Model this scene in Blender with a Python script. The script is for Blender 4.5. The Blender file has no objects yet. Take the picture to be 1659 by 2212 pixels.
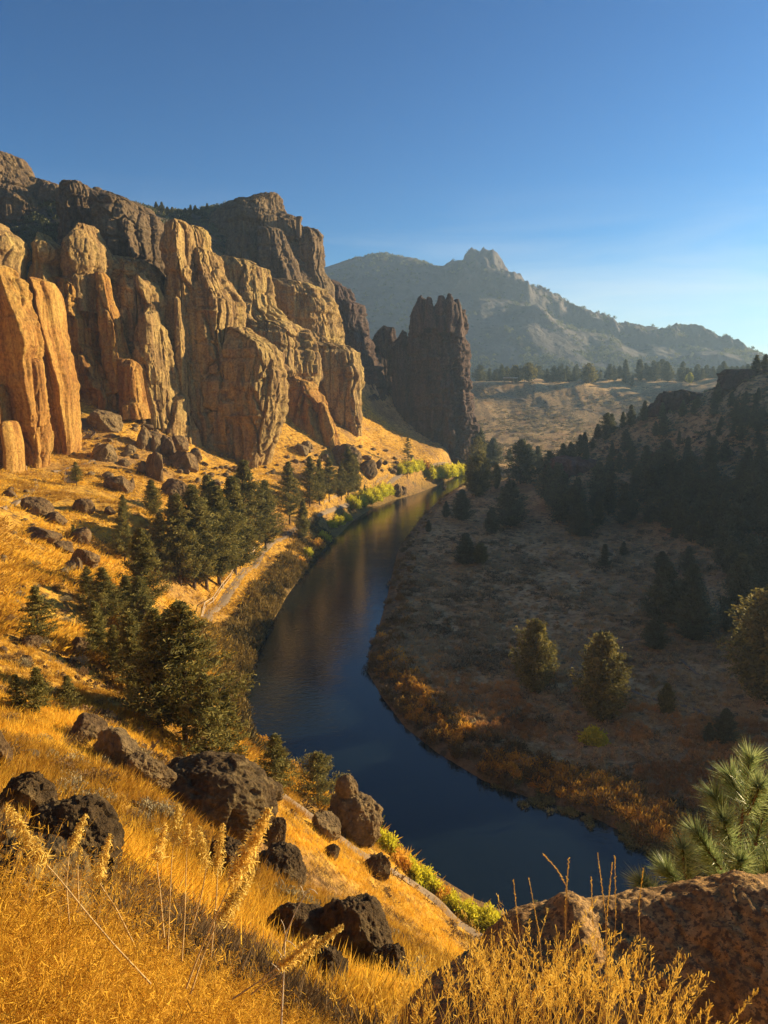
import bpy, math, random
import numpy as np
from mathutils import Vector, Matrix
R = math.radians
PI = math.pi
rng = np.random.default_rng(7)
random.seed(7)
scene = bpy.context.scene
COL = scene.collection

# ------------------------------------------------------------------ camera, sky, sun, exposure
CAMZ = 50.0
PITCH = R(9.75)
cam_data = bpy.data.cameras.new("camera")
cam = bpy.data.objects.new("camera", cam_data)
COL.objects.link(cam)
cam_data.sensor_fit = 'VERTICAL'
cam_data.sensor_height = 34.6
cam_data.lens = 24.0
cam_data.clip_start = 0.05
cam_data.clip_end = 30000
cam.location = (0, 0, CAMZ)
cam.rotation_euler = (PI / 2 - PITCH, 0, 0)
scene.camera = cam

SUN_AZ = 67.0
SUN_EL = 15.0
world = bpy.data.worlds.new("World")
scene.world = world
world.use_nodes = True
wt = world.node_tree
bg = wt.nodes['Background']
sky = wt.nodes.new('ShaderNodeTexSky')
sky.sky_type = 'NISHITA'
sky.sun_disc = False
sky.sun_elevation = R(SUN_EL)
sky.sun_rotation = R(SUN_AZ)
sky.altitude = 900
sky.air_density = 1.0
sky.dust_density = 0.8
sky.ozone_density = 4.2
gam = wt.nodes.new('ShaderNodeGamma'); gam.inputs[1].default_value = 1.33
hs = wt.nodes.new('ShaderNodeHueSaturation'); hs.inputs['Saturation'].default_value = 1.12
# thin streaks of high cloud low in the sky, and a slightly cooler tint
wtc = wt.nodes.new('ShaderNodeTexCoord'); wmp = wt.nodes.new('ShaderNodeMapping'); wmp.inputs['Scale'].default_value = (1.2, 1.2, 9.0); wmp.inputs['Rotation'].default_value = (0.10, 0.05, 0)
wno = wt.nodes.new('ShaderNodeTexNoise'); wno.inputs['Scale'].default_value = 2.2; wno.inputs['Detail'].default_value = 6; wno.inputs['Roughness'].default_value = 0.55; wno.inputs['Distortion'].default_value = 0.5
wra = wt.nodes.new('ShaderNodeValToRGB'); wra.color_ramp.elements[0].position = 0.40; wra.color_ramp.elements[1].position = 0.68
wse = wt.nodes.new('ShaderNodeSeparateXYZ'); wr2 = wt.nodes.new('ShaderNodeMapRange'); wr2.inputs[1].default_value = 0.26; wr2.inputs[2].default_value = 0.06; wr2.inputs[3].default_value = 0.0; wr2.inputs[4].default_value = 0.38
wm1 = wt.nodes.new('ShaderNodeMath'); wm1.operation = 'MULTIPLY_ADD'
wr3 = wt.nodes.new('ShaderNodeMapRange'); wr3.inputs[1].default_value = 0.17; wr3.inputs[2].default_value = 0.0; wr3.inputs[3].default_value = 0.0; wr3.inputs[4].default_value = 0.55
wmx = wt.nodes.new('ShaderNodeMix'); wmx.data_type = 'RGBA'; wmx.inputs[7].default_value = (8.2, 7.6, 6.9, 1)
wtn = wt.nodes.new('ShaderNodeMix'); wtn.data_type = 'RGBA'; wtn.blend_type = 'MULTIPLY'; wtn.inputs[0].default_value = 1.0; wtn.inputs[7].default_value = (0.36, 0.62, 0.62, 1)
wl_ = wt.links.new
wl_(wtc.outputs['Generated'], wmp.inputs['Vector']); wl_(wmp.outputs[0], wno.inputs['Vector']); wl_(wno.outputs['Fac'], wra.inputs['Fac'])
wl_(wtc.outputs['Generated'], wse.inputs[0]); wl_(wse.outputs['Z'], wr2.inputs[0]); wl_(wra.outputs['Color'], wm1.inputs[0]); wl_(wr2.outputs[0], wm1.inputs[1]); wl_(wse.outputs['Z'], wr3.inputs[0]); wl_(wr3.outputs[0], wm1.inputs[2])
wl_(sky.outputs['Color'], gam.inputs[0]); wl_(gam.outputs[0], hs.inputs['Color']); wl_(hs.outputs[0], wtn.inputs[6])
wl_(wm1.outputs[0], wmx.inputs[0]); wl_(wtn.outputs[2], wmx.inputs[6]); wl_(wmx.outputs[2], bg.inputs['Color'])
bg.inputs['Strength'].default_value = 0.052

sun_data = bpy.data.lights.new("sun", 'SUN')
sun_data.energy = 5.0
sun_data.angle = R(0.5)
sun_data.color = (1.0, 0.76, 0.43)
sun = bpy.data.objects.new("sun", sun_data)
COL.objects.link(sun)
SD = Vector((math.sin(R(SUN_AZ)) * math.cos(R(SUN_EL)), math.cos(R(SUN_AZ)) * math.cos(R(SUN_EL)), math.sin(R(SUN_EL))))
sun.rotation_euler = SD.to_track_quat('Z', 'Y').to_euler()

scene.view_settings.view_transform = 'Standard'
scene.view_settings.look = 'None'
scene.view_settings.exposure = 1.45
scene.view_settings.gamma = 1.0
scene.view_settings.use_curve_mapping = False

# ------------------------------------------------------------------ view geometry: photo point (u, v on a 1659 x 2212 print) to a ray
FP = 24.0 / 34.6 * 2212.0
CP, SP = math.cos(PITCH), math.sin(PITCH)
def ray(u, v):
    a = (np.asarray(u, float) - 829.5) / FP
    b = (1106.0 - np.asarray(v, float)) / FP
    return a, CP + b * SP, -SP + b * CP
def pt(u, v, Y):
    dx, dy, dz = ray(u, v)
    t = Y / dy
    return dx * t, Y + 0 * t, CAMZ + dz * t
def ptz(u, v, z):
    dx, dy, dz = ray(u, v)
    t = (z - CAMZ) / dz
    return dx * t, dy * t

# ------------------------------------------------------------------ noise
def _h(ix, iy, iz, s):
    n = (ix.astype(np.uint32) * np.uint32(374761393) + iy.astype(np.uint32) * np.uint32(668265263)
         + iz.astype(np.uint32) * np.uint32(2147483647 - 58) + np.uint32((s * 974634777) & 0xffffffff))
    n = (n ^ (n >> np.uint32(13))) * np.uint32(1274126177)
    n = (n ^ (n >> np.uint32(16))) * np.uint32(2246822519)
    n = n ^ (n >> np.uint32(13))
    return (n & np.uint32(0xffffff)).astype(np.float64) / 16777215.0
def vnoise(x, y, z, s=0):
    fx, fy, fz = np.floor(x), np.floor(y), np.floor(z)
    ix, iy, iz = fx.astype(np.int64), fy.astype(np.int64), fz.astype(np.int64)
    tx, ty, tz = x - fx, y - fy, z - fz
    tx = tx * tx * (3 - 2 * tx); ty = ty * ty * (3 - 2 * ty); tz = tz * tz * (3 - 2 * tz)
    r = 0
    for i in (0, 1):
        wx = tx if i else 1 - tx
        for j in (0, 1):
            wy = ty if j else 1 - ty
            for k in (0, 1):
                wz = tz if k else 1 - tz
                r = r + wx * wy * wz * _h(ix + i, iy + j, iz + k, s)
    return r * 2 - 1
def fbm(x, y, z, s=0, o=4, g=0.5):
    r = 0; a = 1; n = 0
    for i in range(o):
        r = r + a * vnoise(x, y, z, s + i * 17)
        n += a; a *= g; x = x * 2.03 + 5.1; y = y * 2.03 + 1.7; z = z * 2.03 + 9.2
    return r / n
def ridged(x, y, z, s=0, o=4):
    r = 0; a = 1; n = 0
    for i in range(o):
        r = r + a * (1 - 2 * np.abs(vnoise(x, y, z, s + i * 13)))
        n += a; a *= 0.5; x = x * 2.1 + 3.1; y = y * 2.1 + 7.7; z = z * 2.1 + 1.2
    return r / n
def worley(x, y, z, s=0):
    ix, iy, iz = np.floor(x).astype(np.int64), np.floor(y).astype(np.int64), np.floor(z).astype(np.int64)
    f1 = np.full(x.shape, 9.0); f2 = f1.copy(); cell = np.zeros(x.shape)
    for i in (-1, 0, 1):
        for j in (-1, 0, 1):
            for k in (-1, 0, 1):
                cx, cy, cz = ix + i, iy + j, iz + k
                d = ((cx + _h(cx, cy, cz, s) - x) ** 2 + (cy + _h(cx, cy, cz, s + 1) - y) ** 2
                     + (cz + _h(cx, cy, cz, s + 2) - z) ** 2)
                cid = _h(cx, cy, cz, s + 3)
                m = d < f1
                f2 = np.where(m, f1, np.minimum(f2, d))
                cell = np.where(m, cid, cell)
                f1 = np.where(m, d, f1)
    return np.sqrt(f1), np.sqrt(f2), cell
def sstep(a, b, x):
    t = np.clip((x - a) / (b - a), 0, 1)
    return t * t * (3 - 2 * t)

# ------------------------------------------------------------------ mesh and tagging helpers
def mk(name, V, F, mat, parent=None, smooth=False, attrs=None):
    me = bpy.data.meshes.new(name)
    V = np.ascontiguousarray(V, dtype=np.float32).reshape(-1, 3)
    F = np.ascontiguousarray(F, dtype=np.int32)
    k = F.shape[1]
    me.vertices.add(len(V)); me.vertices.foreach_set('co', V.ravel())
    me.loops.add(F.size); me.loops.foreach_set('vertex_index', F.ravel())
    me.polygons.add(len(F))
    me.polygons.foreach_set('loop_start', np.arange(0, F.size, k, dtype=np.int32))
    me.polygons.foreach_set('loop_total', np.full(len(F), k, dtype=np.int32))
    if smooth:
        me.polygons.foreach_set('use_smooth', np.ones(len(F), dtype=bool))
    me.update(calc_edges=True)
    me.validate()
    if attrs:
        for an, av in attrs.items():
            at_ = me.color_attributes.new(an, 'FLOAT_COLOR', 'POINT')
            c = np.ones((len(V), 4), dtype=np.float32); c[:, :av.shape[1]] = av
            at_.data.foreach_set('color', c.ravel())
    if mat: me.materials.append(mat)
    o = bpy.data.objects.new(name, me)
    COL.objects.link(o)
    if parent: o.parent = parent
    return o
def tag(o, label=None, cat=None, group=None, kind=None):
    if label: o['label'] = label
    if cat: o['category'] = cat
    if group: o['group'] = group
    if kind: o['kind'] = kind
    return o
def empty(name, loc=(0, 0, 0), rz=0.0):
    o = bpy.data.objects.new(name, None)
    o.location = loc; o.rotation_euler = (0, 0, rz); o.empty_display_size = 0.5
    COL.objects.link(o)
    return o
def gridfaces(nr, nc, wrap=False, off=0):
    r = np.arange(nr - 1)[:, None]; c = np.arange(nc if wrap else nc - 1)[None, :]
    a = r * nc + c; b = r * nc + (c + 1) % nc
    return (np.stack([a, b, b + nc, a + nc], -1).reshape(-1, 4) + off).astype(np.int32)
def copy_tree(src, loc, rz, scale, label=None, group=None):
    c = src.copy(); COL.objects.link(c)
    c.location = loc; c.rotation_euler = (0, 0, rz)
    c.scale = scale if isinstance(scale, tuple) else (scale, scale, scale)
    if label: c['label'] = label
    if group: c['group'] = group
    elif 'group' in c: del c['group']
    for ch in src.children:
        d = ch.copy(); COL.objects.link(d); d.parent = c
    return c
def tube(P, rad, ns=6):
    P = np.asarray(P, float); n = len(P)
    rad = np.broadcast_to(np.asarray(rad, float), (n,))
    T = np.gradient(P, axis=0); T /= np.linalg.norm(T, axis=1)[:, None] + 1e-9
    up = np.array([0.31, 0.17, 0.93]); A = np.cross(T, up); A /= np.linalg.norm(A, axis=1)[:, None] + 1e-9
    B = np.cross(T, A)
    ph = np.arange(ns) * 2 * PI / ns
    V = P[:, None, :] + rad[:, None, None] * (np.cos(ph)[None, :, None] * A[:, None, :] + np.sin(ph)[None, :, None] * B[:, None, :])
    return V.reshape(-1, 3), gridfaces(n, ns, True)
class Acc:
    def __init__(s): s.V = []; s.F = []; s.n = 0; s.C = []
    def add(s, V, F, c=None):
        V = np.asarray(V, float).reshape(-1, 3)
        s.V.append(V); s.F.append(np.asarray(F) + s.n); s.n += len(V)
        if c is not None: s.C.append(np.broadcast_to(np.asarray(c, float), (len(V), 3)))
    def build(s, name, mat, parent=None, smooth=False):
        return mk(name, np.concatenate(s.V), np.concatenate(s.F), mat, parent, smooth,
                  {'tint': np.concatenate(s.C)} if s.C else None)

# ------------------------------------------------------------------ materials
def srgb(r, g, b):
    return tuple(((c / 255.0) / 12.92 if c / 255.0 <= 0.04045 else ((c / 255.0 + 0.055) / 1.055) ** 2.4) for c in (r, g, b)) + (1.0,)
class NT:
    def __init__(s, name):
        s.m = bpy.data.materials.new(name); s.m.use_nodes = True
        s.t = s.m.node_tree; s.n = s.t.nodes; s.l = s.t.links
        s.b = s.n['Principled BSDF']; s.out = s.n['Material Output']
        s.b.inputs['Roughness'].default_value = 0.9
        s.b.inputs['Specular IOR Level'].default_value = 0.2
        s.tc = s.n.new('ShaderNodeTexCoord')
    def map(s, scale=(1, 1, 1), rot=(0, 0, 0), src='Object'):
        m = s.n.new('ShaderNodeMapping'); m.inputs['Scale'].default_value = scale; m.inputs['Rotation'].default_value = rot
        s.l.new(s.tc.outputs[src], m.inputs['Vector']); return m.outputs[0]
    def noise(s, vec, scale, detail=4, rough=0.55, dist=0.0):
        n = s.n.new('ShaderNodeTexNoise'); n.inputs['Scale'].default_value = scale
        n.inputs['Detail'].default_value = detail; n.inputs['Roughness'].default_value = rough; n.inputs['Distortion'].default_value = dist
        s.l.new(vec, n.inputs['Vector']); return n.outputs['Fac']
    def voro(s, vec, scale, feat='F1', out='Distance'):
        n = s.n.new('ShaderNodeTexVoronoi'); n.feature = feat; n.inputs['Scale'].default_value = scale
        s.l.new(vec, n.inputs['Vector']); return n.outputs[out]
    def ramp(s, fac, stops, interp='LINEAR'):
        r = s.n.new('ShaderNodeValToRGB'); r.color_ramp.interpolation = interp
        e = r.color_ramp.elements
        while len(e) < len(stops): e.new(0.5)
        for i, (p, c) in enumerate(stops):
            e[i].position = p; e[i].color = c if len(c) == 4 else tuple(c) + (1.0,)
        s.l.new(fac, r.inputs['Fac']); return r.outputs['Color']
    def mix(s, fac, a, b, mode='MIX'):
        m = s.n.new('ShaderNodeMix'); m.data_type = 'RGBA'; m.blend_type = mode
        for sock, val in ((m.inputs[0], fac), (m.inputs[6], a), (m.inputs[7], b)):
            if isinstance(val, (int, float)): sock.default_value = val
            elif isinstance(val, tuple): sock.default_value = val if len(val) == 4 else val + (1.0,)
            else: s.l.new(val, sock)
        return m.outputs[2]
    def math(s, op, a, b=0.0, c=0.0):
        m = s.n.new('ShaderNodeMath'); m.operation = op
        for sock, val in zip(m.inputs, (a, b, c)):
            if isinstance(val, (int, float)): sock.default_value = val
            else: s.l.new(val, sock)
        return m.outputs[0]
    def attr(s, name):
        a = s.n.new('ShaderNodeAttribute'); a.attribute_name = name; return a.outputs['Color']
    def sep(s, c):
        a = s.n.new('ShaderNodeSeparateColor'); s.l.new(c, a.inputs[0]); return a.outputs
    def color(s, c):
        if isinstance(c, tuple): s.b.inputs['Base Color'].default_value = c if len(c) == 4 else c + (1.0,)
        else: s.l.new(c, s.b.inputs['Base Color'])
    def bump(s, h, strength=0.5, dist=0.1, prev=None):
        b = s.n.new('ShaderNodeBump'); b.inputs['Strength'].default_value = strength; b.inputs['Distance'].default_value = dist
        s.l.new(h, b.inputs['Height'])
        if prev is not None: s.l.new(prev, b.inputs['Normal'])
        s.l.new(b.outputs[0], s.b.inputs['Normal']); return b.outputs[0]
    def rand(s):
        a = s.n.new('ShaderNodeObjectInfo'); return a.outputs['Random']

def rock_mat(name, dark, mid, light, red, scale=1.0, streak=True, bumpd=0.5, blot=0.0):
    t = NT(name)
    v = t.map(); vs = t.map((1, 1, 0.13))
    n1 = t.noise(v, 0.05 * scale, 5, 0.6)
    n2 = t.noise(vs, 0.35 * scale, 6, 0.65, 0.5)
    n3 = t.noise(v, 1.3 * scale, 6, 0.7)
    base = t.ramp(n1, [(0.3, mid), (0.5, red), (0.68, light)])
    c2 = t.ramp(n2, [(0.38, dark), (0.5, mid), (0.66, light)])
    c = t.mix(0.6, base, c2)
    c = t.mix(0.75, c, t.ramp(n3, [(0.34, (0.40, 0.37, 0.34)), (0.5, (0.92, 0.92, 0.9)), (0.66, (1.45, 1.4, 1.3))]), 'MULTIPLY')
    if blot:
        nb = t.noise(v, 0.9 * blot, 5, 0.65)
        c = t.mix(t.ramp(nb, [(0.5, (0, 0, 0)), (0.56, (1, 1, 1))]), c, dark)
    t.color(c)
    nb1 = t.bump(n2, 0.8, 1.2 * bumpd / scale)
    nb2 = t.bump(n3, 1.0, 1.1 * bumpd / scale, nb1)
    t.bump(t.noise(v, 6 * scale, 4, 0.7), 0.8, 0.22 * bumpd / scale, nb2)
    return t.m
M = {}
M['cliff'] = rock_mat('cliff_rock', (0.11, 0.070, 0.032), (0.31, 0.212, 0.080), (0.53, 0.385, 0.13), (0.31, 0.175, 0.072))
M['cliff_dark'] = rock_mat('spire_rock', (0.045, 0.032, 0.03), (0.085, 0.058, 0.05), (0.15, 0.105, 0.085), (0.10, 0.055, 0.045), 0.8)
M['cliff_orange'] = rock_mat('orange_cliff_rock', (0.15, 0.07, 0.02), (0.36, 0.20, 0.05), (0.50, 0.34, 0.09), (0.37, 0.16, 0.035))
M['cliff_upper_shade'] = rock_mat('shaded_upper_cliff_rock', (0.055, 0.042, 0.028), (0.14, 0.100, 0.056), (0.24, 0.17, 0.088), (0.15, 0.095, 0.058), 0.8)  # dark varnished rock, with the upper cliffs' shade also put into the colour

# ------------------------------------------------------------------ river outline on the water level (z = 0)
LB = [(1003, 1018), (985, 1030), (940, 1050), (895, 1068), (850, 1080), (800, 1100), (765, 1122), (735, 1150), (700, 1182), (655, 1235), (615, 1290),
      (575, 1362), (537, 1440), (523, 1500), (528, 1560), (555, 1620), (620, 1680), (720, 1740), (830, 1815), (930, 1890), (1020, 1945), (1120, 1990), (1230, 2010)]
RB = [(1580, 1890), (1500, 1862), (1415, 1838), (1350, 1795), (1262, 1752), (1150, 1722), (1050, 1685), (950, 1625), (880, 1570), (830, 1505), (798, 1450),
      (802, 1418), (820, 1360), (838, 1300), (850, 1240), (862, 1190), (885, 1155), (915, 1115), (950, 1080), (992, 1052)]
poly = [ptz(u, v, 0.0) for u, v in LB]
poly += [(45.0, 42.0), (90.0, 30.0), (160.0, 25.0), (160.0, 50.0), (95.0, 58.0), (60.0, 66.0)]
poly += [ptz(u, v, 0.0) for u, v in RB]
poly += [(105.0, 395.0), (170.0, 410.0), (260.0, 440.0), (260.0, 470.0), (160.0, 440.0), (100.0, 425.0), (70.0, 440.0)]
poly = np.array(poly)
def river_sd(x, y):
    """distance to the river outline, positive on land"""
    shp = np.shape(x); x = np.ravel(x); y = np.ravel(y)
    d = np.full(x.shape, 1e9); inside = np.zeros(x.shape, bool)
    n = len(poly)
    for i in range(n):
        ax, ay = poly[i]; bx, by = poly[(i + 1) % n]
        ex, ey = bx - ax, by - ay
        t = np.clip(((x - ax) * ex + (y - ay) * ey) / (ex * ex + ey * ey), 0, 1)
        d = np.minimum(d, (x - ax - t * ex) ** 2 + (y - ay - t * ey) ** 2)
        c = ((ay > y) != (by > y)) & (x < (bx - ax) * (y - ay) / ((by - ay) + 1e-12) + ax)
        inside ^= c
    d = np.sqrt(d)
    return np.where(inside, -d, d).reshape(shp)

# ------------------------------------------------------------------ lie of the land: heights known at points, smooth in between
CT = []   # x, y, z
for u, v, Y in [
    # near slope, left edge
    (30, 2000, 6), (30, 1900, 9.5), (30, 1750, 17), (30, 1600, 28), (30, 1500, 38), (30, 1400, 52), (30, 1300, 70), (30, 1200, 95), (30, 1100, 130), (30, 1020, 180),
    (300, 1850, 13), (300, 1700, 23), (300, 1600, 33), (300, 1500, 45), (300, 1400, 62), (300, 1250, 95), (300, 1100, 150), (300, 1000, 215), (300, 890, 250),
    (390, 1620, 58), (540, 1650, 78), (480, 1670, 58), (600, 1950, 30), (600, 1850, 38), (650, 1720, 60), (700, 1850, 42), (800, 1830, 52), (800, 2000, 36), (900, 2050, 30),
    (900, 1920, 55), (1000, 2035, 50), (850, 2180, 12), (600, 2100, 14), (400, 2000, 14), (300, 2150, 4), (480, 1850, 27), (450, 1760, 33), (1000, 2120, 20),
    (350, 1300, 115), (420, 1350, 133), (470, 1310, 148), (540, 1225, 183), (600, 1160, 212), (640, 1140, 222), (400, 1150, 170), (450, 1000, 250), (450, 1100, 195),
    (500, 1060, 225), (600, 1100, 228), (700, 1080, 258), (650, 1000, 290), (750, 1020, 300), (900, 1000, 370), (760, 1080, 268), (830, 1050, 305), (900, 1030, 335), (1000, 995, 400),
    (450, 960, 265), (520, 985, 275), (600, 930, 300), (700, 940, 330), (780, 950, 358), (100, 1010, 190), (155, 968, 210), (200, 870, 240), (250, 870, 245), (240, 930, 225), (200, 1020, 190),
    (0, 960, 200),
    # massif above the cliffs
    (100, 600, 285), (0, 500, 330), (60, 560, 290), (200, 560, 300), (300, 520, 335), (400, 470, 420), (340, 465, 410), (0, 420, 400), (100, 420, 370), (200, 430, 350), (470, 455, 440), (560, 450, 445),
    (-300, 400, 350), (-300, 700, 240), (-300, 1000, 140), (-300, 1300, 60),
    (640, 520, 445), (700, 620, 460), (790, 745, 485), (840, 800, 480), (820, 900, 430), (820, 958, 385), (880, 955, 410), (860, 850, 470), (900, 900, 460), (980, 975, 432), (740, 880, 400),
    # right hill
    (1659, 1500, 102), (1659, 1250, 150), (1659, 1100, 195), (1659, 1000, 230), (1659, 900, 268), (1659, 800, 305), (1400, 1130, 235), (1400, 1000, 295), (1400, 890, 335),
    (1550, 845, 322), (1500, 950, 285), (1200, 1015, 330), (1300, 935, 345), (1200, 1130, 250), (1250, 1160, 232), (1500, 1160, 205), (1400, 1200, 200),
    # valley side under the far rim
    (1050, 960, 520), (1200, 945, 560), (1350, 950, 570), (1300, 898, 655), (1100, 888, 660), (1450, 890, 650), (1100, 838, 720), (1030, 838, 715), (1200, 838, 720), (1350, 838, 720), (1500, 842, 700), (1600, 840, 700),
    (900, 838, 760),
]:
    CT.append(pt(u, v, Y))
CT += [(0, 0, 48.35), (-2.5, 1.5, 48.6), (-6, 2, 49.6), (0, 3, 46.3), (2, 2.2, 46.8), (1.5, 5, 43.8), (0.5, 8, 41.0), (4, 4.5, 44.6), (7, 4, 44.0), (8, -2, 46), (-8, -8, 53), (0, -10, 50), (12, 8, 38), (14, 18, 27),
       (22, 20, 19), (26, 34, 6), (12, 36, 12), (45, 30, 5), (60, -10, 25), (30, 0, 32), (-30, -30, 70), (-60, 0, 75), (-60, 60, 55), (0, -60, 75), (80, -60, 60), (-120, 60, 95), (-120, -60, 120),
       (-200, 150, 120), (-300, 300, 140), (-500, 600, 150), (-300, 700, 150), (-100, 650, 110), (-200, 500, 160), (-500, 0, 150), (-1000, 800, 130), (-60, 560, 70), (0, 620, 40),
       # meadow inside the bend
       (20, 100, 1.6), (30, 85, 1.5), (40, 80, 2.0), (60, 90, 3), (45, 120, 2.4), (10, 130, 1.5), (40, 160, 3), (70, 160, 5), (10, 170, 1.6), (0, 230, 1.8), (30, 220, 3), (60, 205, 4.5), (20, 290, 2.5), (50, 300, 3.5),
       (35, 370, 3), (70, 380, 4), (110, 385, 4), (60, 70, 2.2), (100, 75, 4),
       # behind the right hill, and the tableland out of frame
       (100, 380, 6), (150, 400, 14), (200, 420, 25), (150, 500, 6), (250, 540, 16), (60, 480, 4), (30, 540, 8), (350, 600, 45), (350, 700, 58), (400, 450, 60),
       (105, 100, 14), (130, 110, 18), (139, 142, 27), (142, 177, 41), (136, 212, 49), (152, 232, 50), (210, 230, 60), (130, 80, 28), (170, 80, 38), (200, 120, 48), (250, 200, 60), (260, 320, 62), (300, 100, 55), (220, 20, 45), (400, 300, 62), (400, 0, 60),
       (-50, 900, 58), (200, 1000, 58), (500, 900, 60), (800, 600, 62), (800, 0, 62), (0, 1300, 60), (700, 1300, 60), (1500, 1500, 62), (1800, 200, 62), (2500, 3000, 70), (0, 4000, 80), (-2500, 3000, 90),
       (0, -400, 120), (600, -600, 80), (-1500, -1500, 120), (2500, -2500, 80), (5000, 5000, 80), (-5000, 5000, 90), (5000, -1000, 70), (-5000, -2000, 120), (0, -5000, 110)]
CT = np.array([(float(a), float(b), float(c)) for a, b, c in CT])
def _solve():
    n = len(CT); X = CT[:, :2]
    K = np.sqrt(((X[:, None] - X[None]) ** 2).sum(-1) + 1.0)
    K[np.diag_indices(n)] -= 1.2
    Pm = np.c_[np.ones(n), X / 1000]
    A = np.block([[K, Pm], [Pm.T, np.zeros((3, 3))]])
    return np.linalg.solve(A, np.r_[CT[:, 2], 0, 0, 0])
_W = _solve()
def smooth_h(x, y):
    shp = np.shape(x); x = np.ravel(x).astype(float); y = np.ravel(y).astype(float)
    out = np.empty(len(x)); n = len(CT)
    for i in range(0, len(x), 20000):
        xs, ys = x[i:i + 20000], y[i:i + 20000]
        K = np.sqrt((xs[:, None] - CT[None, :, 0]) ** 2 + (ys[:, None] - CT[None, :, 1]) ** 2 + 1.0)
        out[i:i + 20000] = K @ _W[:n] + _W[n] + _W[n + 1] * xs / 1000 + _W[n + 2] * ys / 1000
    return out.reshape(shp)
def H(x, y):
    x = np.asarray(x, float); y = np.asarray(y, float)
    h = smooth_h(x, y)
    sd = river_sd(x, y)
    r = np.hypot(x, y)
    away = sstep(2, 14, sd)
    rough = np.clip(h / 12, 0.15, 1) * away
    h = h + rough * (0.9 * fbm(x / 9, y / 9, 0 * x, 3, 4) * sstep(6, 40, r) + 0.16 * fbm(x / 1.7, y / 1.7, 0 * x, 9, 3)
                     + 4.5 * ridged(x / 60, y / 60, 0 * x, 21, 4) * sstep(120, 420, r) * np.clip((h - 8) / 20, 0, 1))
    # rocky rim of the far tableland: a short cliff band
    rimz = sstep(560, 640, y) * sstep(900, 760, y)
    h = h + rimz * 5 * (sstep(44, 52, h) - sstep(52, 58, h) * 0.6) * (0.5 + 0.8 * vnoise(x / 25, y / 60, 0 * x, 5))
    t = sstep(0.5, 9, sd)
    land = (1 - t) * (0.35 + 0.22 * np.clip(sd, 0, 9)) + t * np.maximum(h, 1.1)
    return np.where(sd > 0, land, np.maximum(0.35 + 0.9 * sd, -3.5))
def hit(u, v, tmin=1.5, tmax=3000.0):
    """where the ray through a photo point meets the land"""
    dx, dy, dz = [float(q) for q in ray(u, v)]
    t = np.exp(np.linspace(math.log(tmin), math.log(tmax), 700))
    z = CAMZ + dz * t
    g = np.maximum(H(dx * t, dy * t), 0)
    b = np.nonzero(z < g)[0]
    if len(b) == 0: return None
    i = b[0]
    if i == 0: return dx * t[0], dy * t[0], float(g[0])
    lo, hi = t[i - 1], t[i]
    tt = np.linspace(lo, hi, 12); zz = CAMZ + dz * tt; gg = np.maximum(H(dx * tt, dy * tt), 0)
    j = np.nonzero(zz < gg)[0][0]; tm = tt[j]
    return dx * tm, dy * tm, float(gg[j])
def Hs(x, y): return float(H(np.array([x]), np.array([y]))[0])

# ------------------------------------------------------------------ ground sheet (a fan from the viewpoint, fine where it is near)
def build_ground():
    az = np.concatenate([np.arange(-180, -36, 3.0), np.arange(-36, 36, 0.11), np.arange(36, 60, 0.5), np.arange(60, 180, 3.0)])
    rr = np.concatenate([np.exp(np.linspace(math.log(0.6), math.log(900), 560)), np.exp(np.linspace(math.log(920), math.log(3200), 40))])
    A, Rr = np.meshgrid(R(1) * az, rr)
    x = Rr * np.sin(A); y = Rr * np.cos(A)
    z = H(x, y)
    nr, nc = x.shape
    V = np.stack([x, y, z], -1).reshape(-1, 3)
    F = gridfaces(nr, nc, True)[:, ::-1]
    c0 = len(V); V = np.vstack([V, [[0, 0, Hs(0, 0)]]])
    f0 = np.stack([np.full(nc, c0), np.arange(nc), (np.arange(nc) + 1) % nc, (np.arange(nc) + 1) % nc], -1)
    # zones: R gold grass, G scrub plus painted shade of the far slope, B bare dirt
    sd = river_sd(x, y).ravel(); X, Y_, Z = x.ravel(), y.ravel(), z.ravel()
    slope = smooth_h(x.ravel() + 1.5, Y_) - smooth_h(x.ravel() - 1.5, Y_)
    poly_side = X < np.interp(Y_, [-100, 20, 60, 90, 110, 160, 230, 300, 400, 500], [60, 40, 12, -8, -18, -12, 0, 15, 45, 60])
    left = poly_side & (Y_ < 470)
    gold = np.where(left, 1.0, 0.0)
    up = sstep(60, 85, Z) * np.where(left, 1, 0)
    gold = gold * (1 - up)
    gold = gold * (1 - sstep(410, 440, Y_) )
    bank = sstep(9, 1, np.abs(sd))
    far = sstep(450, 650, Y_)
    up = np.maximum(up, 0.55 * far * (Y_ < 712))  # far slope below the rim darkened, its shade put into the colour
    C = np.stack([gold, up, bank], -1)
    C = np.vstack([C, [[1, 0, 0]]])
    mat = ground_mat()
    o = mk('ground', V, F, mat, None, True, {'zone': C})
    tag(o, kind='structure')
    return o
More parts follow.
